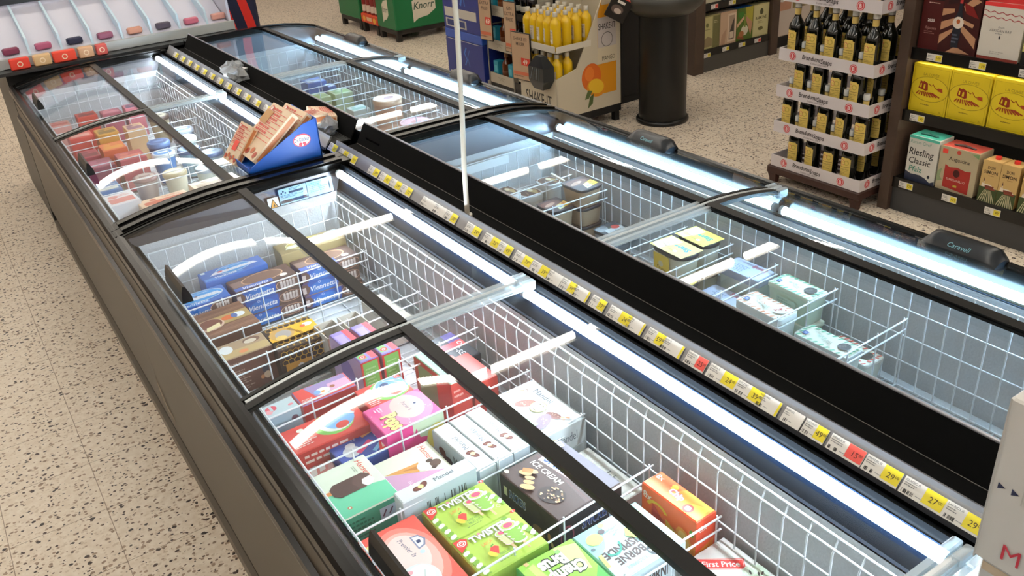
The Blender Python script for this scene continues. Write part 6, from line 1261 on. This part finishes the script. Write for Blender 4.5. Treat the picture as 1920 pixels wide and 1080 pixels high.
for lv, z, nr in (('upper', 0.577, 4), ('lower', 0.305, 2)):
    for i in range(5):
        for r in range(nr):
            if lv == 'lower' and i > 2 and r > 0: continue
            loc = (3.452 + r*0.085, 4.752 + i*0.078, z); lb = 'orange bottle on the %s shelf, %s from the printed side, %s row' % (lv, ORD[i], ('front', 'second', 'third', 'back')[r])
            if first: mx.location = loc; mx['label'] = lb; mx['group'] = 'orange mixer bottles'; first = False
            else: dup(mx, loc, (0.3, -0.2, 0.1)[(i + r) % 3], lb, 'orange mixer bottles')
def sign(name, label, x, y, z, W, H, lines, red, rz=0.0, stem=0.0):
    t = thing(name, label, 'sign', (x, y, z), rz)
    b = MB(); b.cbox(-0.005, 0.005, -W/2, W/2, 0, H, M('#151210', 0.4), 0.002); b.build('frame', t)
    b = MB(); b.box(-0.0058, -0.005, -W/2 + .006, W/2 - .006, 0.006, H - .006, M('#b99a7c', 0.5))
    f = Face(b, (-0.0058, W/2 - .006, 0.006), (0,-1,0), (0,0,1), W - .012, H - .012)
    for i, s in enumerate(lines): f.txt(s, 0.5, 0.88 - i*0.11, 0.07, '#4a3a30', maxw=0.84, off=0.008)
    f.rect(0.5, 0.32, 0.97, 0.48, '#d2402e'); f.txt(red, 0.72, 0.40, 0.1, '#ecd9c8', maxw=0.36, off=0.02); f.rect(0.05, 0.10, 0.95, 0.17, '#c96a4a'); f.small(0.06, 0.06, 0.8, 1, 0.05, '#8a5a44', 3); b.build('card', t)
    if stem: b = MB(); b.cyl((0, 0, 0), (0, 0, -stem), 0.005, M('#8a867c', 0.4, 0.5), n=8); b.build('stem', t)
    return t
sign('price_sign', 'tan price sign reading SHAKE IT MIXER on the front of the white mixer display', 3.385, 5.07, 0.335, 0.20, 0.33, ['SHAKE IT!', 'MIXER'], '49', 0.12)
b = MB(); b.loft([[(-.03,-.05,0.02),(.03,-.05,0.02),(.03,.05,0.02),(-.03,.05,0.02)], [(-.045,-.085,.08),(.045,-.085,.08),(.045,.085,.08),(-.045,.085,.08)], [(-.045,-.085,.17),(.045,-.085,.17),(.045,.085,.17),(-.045,.085,.17)], [(-.02,-.03,.24),(.02,-.03,.24),(.02,.03,.24),(-.02,.03,.24)]], M('#23272a', 0.15), True, True)
f = Face(b, (-.0455, .08, .08), (0,-1,0), (0,0,1), .16, .09)
for i in range(4): f.line([(0.1 + i*0.2, 0.05), (0.3 + i*0.15, 0.95)], 0.05, ('#8a9296', '#4a5a5a')[i % 2])
tag(b.build('gift_pack', None, (3.3545, 4.80, 0.315)), 'dark faceted gift pack hanging on the corner of the mixer display', 'pack')
o = sign('flyer', 'black price flyer hanging tilted beside the bin', 3.815, 4.60, 0.74, 0.14, 0.22, ['', ''], '69', 0.5)
for ch in list(o.children):
    if ch.name.startswith('card'):
        b = MB(); b.box(-0.0058, -0.005, -.066, .066, 0.004, .216, M('#1a1613', 0.35)); f = Face(b, (-0.0058, .066, .004), (0,-1,0), (0,0,1), .132, .212); f.small(0.15,0.88,0.5,2,0.07,'#cfc9c0',2); f.rect(0.55,0.66,0.92,0.8,'#c93a2a'); f.txt('69', 0.74, 0.73, 0.07, '#f0e6da'); f.ell(0.45,0.3,0.2,0.14,'#5a4a42',14); f.ell(0.5,0.26,0.12,0.08,'#b9a79a',12); f.rect(0.3,0.5,0.7,0.58,'#d6cfc6')
        me = b.build('card', o); ch.parent = None; bpy.data.objects.remove(ch)
o.rotation_euler = (0.5, 0.0, 0.9)

# ================================================================= blue cartons, spirit trays and signs behind
t = thing('carton_stack', 'tall stack of dark blue printed cartons on a black base', 'carton stack')
b = MB(); b.cbox(3.52, 3.96, 5.80, 6.40, 0.0, 0.11, M('#0b0b0c', 0.5), 0.01); b.build('base', t)
for z0, z1, c in ((0.11, 0.43, '#1d2f80'), (0.432, 0.50, '#2a52b0'), (0.502, 1.0, '#1d2f80')):
    b = MB(); b.cbox(3.53, 3.94, 5.82, 6.38, z0, z1, M(c, 0.4), 0.004); f = Face(b, (3.53, 6.38, z0), (0,-1,0), (0,0,1), 0.56, z1 - z0); g = Face(b, (3.53, 5.82, z0), (1,0,0), (0,0,1), 0.41, z1-z0)
    if z1 - z0 > 0.1:
        for fx_ in (f, g): fx_.rect(0.06, 0.04, 0.62, 0.17, '#b8b4ac'); fx_.rect(0.10, 0.06, 0.58, 0.15, '#22336f'); fx_.txt('SPIRIT', 0.34, 0.105, 0.06, '#d8d4cc', maxw=0.3) if 0 else None; fx_.line([(0.5,0.4),(0.56,0.55),(0.5,0.7),(0.56,0.85)], 0.05, '#3f74c9'); fx_.line([(0.62,0.4),(0.58,0.62),(0.64,0.8)], 0.03, '#3a66b4')
        f.rect(0.05, 0.2 if z0 > 0.4 else 0.98, 0.9, 0.34 if z0 > 0.4 else 0.99, '#c2bdb4')
    b.build('carton', t)
t = thing('cardboard_display', 'black display rack with white trays of brown bottles, right of the blue cartons', 'display stand')
b = MB(); b.box(3.56, 3.98, 5.18, 5.78, 0.0, 0.16, M('#101010', 0.5)); b.box(3.96, 3.98, 5.18, 5.78, 0.16, 1.2, M('#0c0c0c', 0.5)); b.build('rack_frame', t)
TY = M('#b3aa98', 0.5)
for z in (0.165, 0.42, 0.675):
    b = MB(); b.box(3.56, 3.95, 5.46, 5.77, z, z + 0.004, TY)
    for bx in ((3.555, 3.56, 5.455, 5.775), (3.945, 3.95, 5.455, 5.775), (3.56, 3.945, 5.455, 5.46), (3.56, 3.945, 5.77, 5.775)): b.box(*bx, z, z + 0.075, TY)
    f = Face(b, (3.555, 5.775, z), (0,-1,0), (0,0,1), 0.32, 0.075); f.line([(0.4,0.3),(0.5,0.6),(0.6,0.3),(0.5,0.45),(0.35,0.65),(0.65,0.65)], 0.06, '#9a8f7c'); b.build('white_tray', t)
    b = MB(); b.box(3.56, 3.95, 5.19, 5.445, z, z + 0.004, M('#1a1a1a', 0.5)); b.box(3.555, 3.56, 5.185, 5.45, z, z + 0.05, M('#2a2826', 0.4)); b.build('black_tray', t)
def spirit(c, cap, lab):
    t = thing('spirit_bottle', '', 'bottle'); R = 0.036
    b = MB(); b.lathe([(R*0.9,0),(R,0.006),(R,0.14),(R*0.8,0.165),(0.014,0.18),(0.0125,0.205)], M(c, 0.1, 0, 0.6), n=16); b.build('bottle_body', t)
    b = MB(); b.lathe([(0.015,0.198),(0.015,0.23)], M(cap, 0.35), n=12); b.build('cap', t)
    b = MB(); b.lathe([(R+.0006,0.06),(R+.0006,0.10)], M(lab, 0.4), n=16, cap0=False, cap1=False); b.build('label', t); return t
br = spirit('#5a2c12', '#7a4a2a', '#6a3a1c'); bk = spirit('#08080a', '#101014', '#b9b4a4'); fb = fk = True
for zi, z in enumerate((0.170, 0.425, 0.680)):
    zn = ('lowest', 'middle', 'top')[zi]
    for i in range(3):
        y = 5.51 + i*0.10; nm = ORD[i]
        b = MB(); b.cbox(-0.03, 0.03, -0.03, 0.03, 0, 0.16, M('#2a95ad', 0.4), 0.002); f = Face(b, (-0.03, 0.03, 0), (0,-1,0), (0,0,1), 0.06, 0.16); f.rect(0.2,0.5,0.8,0.8,'#57b6c6'); f.small(0.2,0.4,0.6,3,0.08,'#1a5a6a',2)
        if i % 2 == 0: tag(b.build('gift_box', None, (3.60, y, z)), 'turquoise gift box on the %s white tray, %s from the near end' % (zn, nm), 'box', 'turquoise gift boxes')
        for r in range(2):
            if i % 2 == 0 and r == 0: continue
            loc = (3.605 + r*0.09, y, z); lb = 'brown spirit bottle on the %s white tray, %s from the near end, %s row' % (zn, nm, ('front', 'back')[r])
            if fb: br.location = loc; br['label'] = lb; br['group'] = 'brown spirit bottles'; fb = False
            else: dup(br, loc, 0, lb, 'brown spirit bottles')
    for i in range(3):
        loc = (3.605, 5.225 + i*0.085, z); lb = 'black spirit bottle on the %s black tray, %s from the near end' % (zn, ORD[i])
        if fk: bk.location = loc; bk['label'] = lb; bk['group'] = 'black spirit bottles'; fk = False
        else: dup(bk, loc, 0, lb, 'black spirit bottles')
sign('price_sign', 'tan price sign on a thin stem between the blue cartons and the white trays', 3.50, 5.69, 0.50, 0.15, 0.36, ['VODKA', 'EXTRA', 'PRISE'], '69', 0.1, 0.34)
sign('price_sign', 'tan price sign in front of the black bottles, left of the mixer sign', 3.50, 5.36, 0.46, 0.14, 0.36, ['GIN', 'EXTRA', 'PRISE'], '69', 0.1, 0.30)

# ================================================================= green soup displays, far back
def flag(f, x, y, s, kx=1.0):
    f.poly([(x - 0.30*s, y - 0.36*s), (x - 0.30*s, y + 0.24*s), (x - 0.1*s, y + 0.38*s), (x + 0.32*s, y + 0.44*s), (x + 0.32*s, y - 0.06*s), (x + 0.1*s, y - 0.22*s), (x - 0.16*s, y - 0.26*s)], '#d3cbb8'); f.txt('Knorr', x + 0.01*s, y + 0.10*s, 0.20*s, '#2f4a38', maxw=0.56*s, off=0.012, shear=0.25)
GRN = M('#0f6a3a', 0.45); DKB = M('#1c1712', 0.55)
def greenbox(label, x0, x1, y0, y1, big):
    t = thing('display_bin', label, 'display bin')
    b = MB(); b.cbox(x0, x1, y0, y1, 0.115, 0.72, GRN, 0.01); f = Face(b, (x0, y1, 0.115), (0,-1,0), (0,0,1), y1-y0, 0.605); g = Face(b, (x0, y0, 0.115), (1,0,0), (0,0,1), x1-x0, 0.605)
    if big: flag(f, 0.50, 0.27, 0.50); flag(g, 0.45, 0.30, 0.58)
    b.build('green_box', t)
    b = MB(); b.box(x0 + .01, x1 - .01, y0 + .01, y1 - .01, 0.07, 0.115, DKB); b.build('pallet_deck', t)
    for xx in (x0 + 0.01, x1 - 0.06):
        for yy in (y0 + 0.01, y1 - 0.06): b = MB(); b.box(xx, xx + .05, yy, yy + .05, 0, 0.07, DKB); b.build('leg', t)
greenbox('green display bin with white flag logos, nearest the blue cartons', 4.03, 4.78, 8.30, 8.73, True)
greenbox('green display bin farther back, beyond the red bottles', 4.05, 4.75, 9.20, 9.75, False)
t = thing('display_stand', 'orange and yellow tray stand between the two green display bins', 'display stand')
b = MB(); b.cbox(4.045, 4.40, 8.76, 9.17, 0.10, 0.20, M('#d0421c', 0.5), 0.01); f = Face(b, (4.045, 9.17, 0.10), (0,-1,0), (0,0,1), 0.41, 0.10); f.ell(0.2,0.5,0.35,0.3,'#e09a2a',12); f.ell(0.8,0.45,0.35,0.3,'#e0a52a',12); f.rect(0.35,0.3,0.65,0.7,'#d9b48a'); b.build('tray', t)
for xx in (4.05, 4.34):
    for yy in (8.77, 9.11): b = MB(); b.box(xx, xx + .05, yy, yy + .05, 0, 0.10, DKB); b.build('leg', t)
kb = None
for i in range(4):
    loc = (4.095, 8.81 + i*0.10, 0.201); lb = 'red sauce bottle between the green display bins, %s from the near end' % ORD[i]
    if kb is None:
        kb = thing('sauce_bottle', lb, 'bottle', loc, 0, 'red sauce bottles'); b = MB(); b.lathe([(0.038,0),(0.042,0.01),(0.042,0.26),(0.02,0.32),(0.016,0.36)], M('#7a1714', 0.3), n=14); b.build('bottle_body', kb); b = MB(); b.lathe([(0.0428,0.02),(0.0428,0.09)], M('#c8b4a4', 0.4), n=14, cap0=False, cap1=False); b.build('label', kb); b = MB(); b.lathe([(0.02,0.355),(0.02,0.40)], M('#b8342a', 0.4), n=12); b.build('cap', kb)
    else: dup(kb, loc, 0, lb, 'red sauce bottles')

# ================================================================= second wine shelf at the back
t = thing('wine_shelf', 'low dark shelf of wine cartons behind the bin', 'shelf')
Yb = 5.175
for xa, xb in ((5.12, 5.225), (6.015, 6.105)): b = MB(); b.box(xa, xb, Yb - 0.02, Yb + 0.40, 0, 1.6, WOOD); b.build('post', t)
b = MB(); b.box(5.225, 6.015, Yb, Yb + 0.4, 0, 0.125, M('#4a4844', 0.5)); b.build('base_panel', t)
b = MB(); b.box(5.225, 6.015, Yb + 0.38, Yb + 0.4, 0.125, 1.6, M('#171310', 0.7)); b.build('back_panel', t)
for z in (0.182, 0.545): b = MB(); b.box(5.225, 6.015, Yb - 0.005, Yb + 0.38, z - 0.055, z, SHB); b.build('shelf_board', t)
for x, z, r_ in ((5.235, 0.12, False), (5.45, 0.135, False), (5.64, 0.135, False), (5.83, 0.137, True), (5.30, 0.50, True), (5.50, 0.50, False)): shelf_tag(t, (x, Yb - 0.0052, z), (1,0,0), '99', r_)
def wine2(label, xa, xb, z0, h, c, top, art):
    w = xb - xa; b = MB(); b.cbox(-w/2, w/2, 0, 0.2, 0, h, M(c, 0.4), 0.003); b.poly([(-w/2+.004, .004, h+.0004), (w/2-.004, .004, h+.0004), (w/2-.004, .196, h+.0004), (-w/2+.004, .196, h+.0004)], M(top, 0.4)); art(Face(b, (-w/2, 0, 0), (1,0,0), (0,0,1), w, h))
    b.tube([(-w*0.2, 0.08, h + .002), (0, 0.085, h + .012), (w*0.2, 0.08, h + .002)], 0.004, M('#1a1a1a', 0.5), 6)
    tag(b.build('wine_carton', None, ((xa+xb)/2, Yb + 0.012, z0)), label, 'wine carton', 'wine cartons on the low back shelf')
def w1(f): f.rect(0,0,1,1,'#8f8a5c'); f.rect(0.0,0.02,0.56,0.96,'#b8b07c'); f.poly([(0,0.06),(0.56,0.06),(0.56,0.3),(0.3,0.38),(0,0.26)], '#8a7a58'); f.ell(0.25,0.72,0.06,0.07,'#6a6a3a',10); f.small(0.08,0.58,0.4,1,0.04,'#6a6440',2); f.rect(0.6,0.02,0.98,0.96,'#6f6c42'); f.small(0.64,0.8,0.28,2,0.05,'#b9b48a',3)
def w2(f): f.rect(0,0,1,1,'#c2a488'); f.rect(0.46,0.06,0.96,0.92,'#d6c2aa'); f.rect(0.54,0.12,0.9,0.86,'#a8927c'); f.poly([(0.56,0.14),(0.86,0.14),(0.86,0.78),(0.74,0.62),(0.6,0.36)], '#3a332e'); f.rect(0.6,0.16,0.84,0.36,'#cfc0aa'); f.poly([(0.04,0.0),(0.3,0.0),(0.4,0.5),(0.1,0.3)], '#b08f74')
def w3(f): f.rect(0,0,1,1,'#4f6a22'); f.poly([(0.5,1),(1,1),(1,0.5),(0.6,0.6)], '#a8a03a'); f.poly([(0,0.4),(0.46,0.66),(0.42,0.74),(0,0.52)], '#c9a584'); f.poly([(0.98,0.5),(0.6,0.72),(0.56,0.62),(0.9,0.1)], '#b98a6a'); f.poly([(0,0.1),(0.5,0.0),(0.3,0.3)], '#8a4a2a'); f.ell(0.5,0.3,0.16,0.16,'#cfc9b0',14); f.rect(0.44,0.4,0.56,0.8,'#7a8a3a'); f.ell(0.3,0.2,0.12,0.1,'#a86a3a',10); f.ell(0.25,0.8,0.14,0.1,'#3f7a2a',10)
def w4(f): f.rect(0,0,1,1,'#b9b27e'); f.rect(0.05,0.03,0.95,0.97,'#c3bd8c'); f.ell(0.52,0.76,0.08,0.1,'#4a4a2a',12); f.txt('RAMONE', 0.5, 0.58, 0.085, '#4a4428', maxw=0.7, off=0.02); f.small(0.3,0.46,0.4,2,0.05,'#8a845a',3); f.ell(0.5,0.24,0.12,0.06,'#6a643a',12)
for a_ in ((5.235, 5.425, '#8f8a5c', '#b5ae84', w1, 'olive and cream wine carton at the left end of the low back shelf'), (5.432, 5.618, '#c2a488', '#d9c7b4', w2, 'pinkish tan wine carton with a bottle window on the low back shelf'), (5.624, 5.812, '#4f6a22', '#2f74c9', w3, 'green photo wine carton with a blue top on the low back shelf'), (5.818, 6.005, '#b9b27e', '#d2cd9a', w4, 'cream wine carton with a small crest, right end of the low back shelf')):
    wine2(a_[5], a_[0], a_[1], 0.1825, 0.265, a_[2], a_[3], a_[4])
wine2('cream wine carton on the upper board of the low back shelf, left', 5.25, 5.43, 0.5455, 0.25, '#c9c2a8', '#d2cdb4', lambda f: f.small(0.2, 0.12, 0.6, 1, 0.05, '#6a6450', 2))
wine2('cream wine carton with pale print on the upper board of the low back shelf, right', 5.47, 5.66, 0.5455, 0.25, '#cfcbbd', '#d2cdb4', lambda f: f.small(0.2, 0.12, 0.6, 1, 0.05, '#8a8470', 4))
# white display beyond the posts
t = thing('display_stand', 'white display stand with orange food pictures between the back shelf and the snaps bottles', 'display stand')
b = MB(); b.box(6.17, 6.85, 5.28, 5.70, 0.0, 0.12, M('#0c0b0a', 0.5)); b.build('base', t)
b = MB(); b.cbox(6.16, 6.86, 5.26, 5.72, 0.10, 0.90, M('#c9bdb2', 0.5), 0.01); f = Face(b, (6.16, 5.26, 0.10), (1,0,0), (0,0,1), 0.70, 0.80)
f.rect(0.03,0.28,0.30,0.98,'#b98a70'); f.ell(0.18,0.62,0.12,0.10,'#a8431c',14); f.ell(0.14,0.44,0.10,0.07,'#cfc9c4',12); f.rect(0.02,0.42,0.12,0.46,'#2a2422'); f.rect(0.33,0.28,0.62,0.98,'#8a7a4a'); f.ell(0.45,0.6,0.12,0.12,'#5a6a2a',14); f.ell(0.44,0.85,0.1,0.06,'#d9c4ac',10); f.rect(0.03,0.86,0.30,0.93,'#d8bfae')
b.build('printed_box', t)
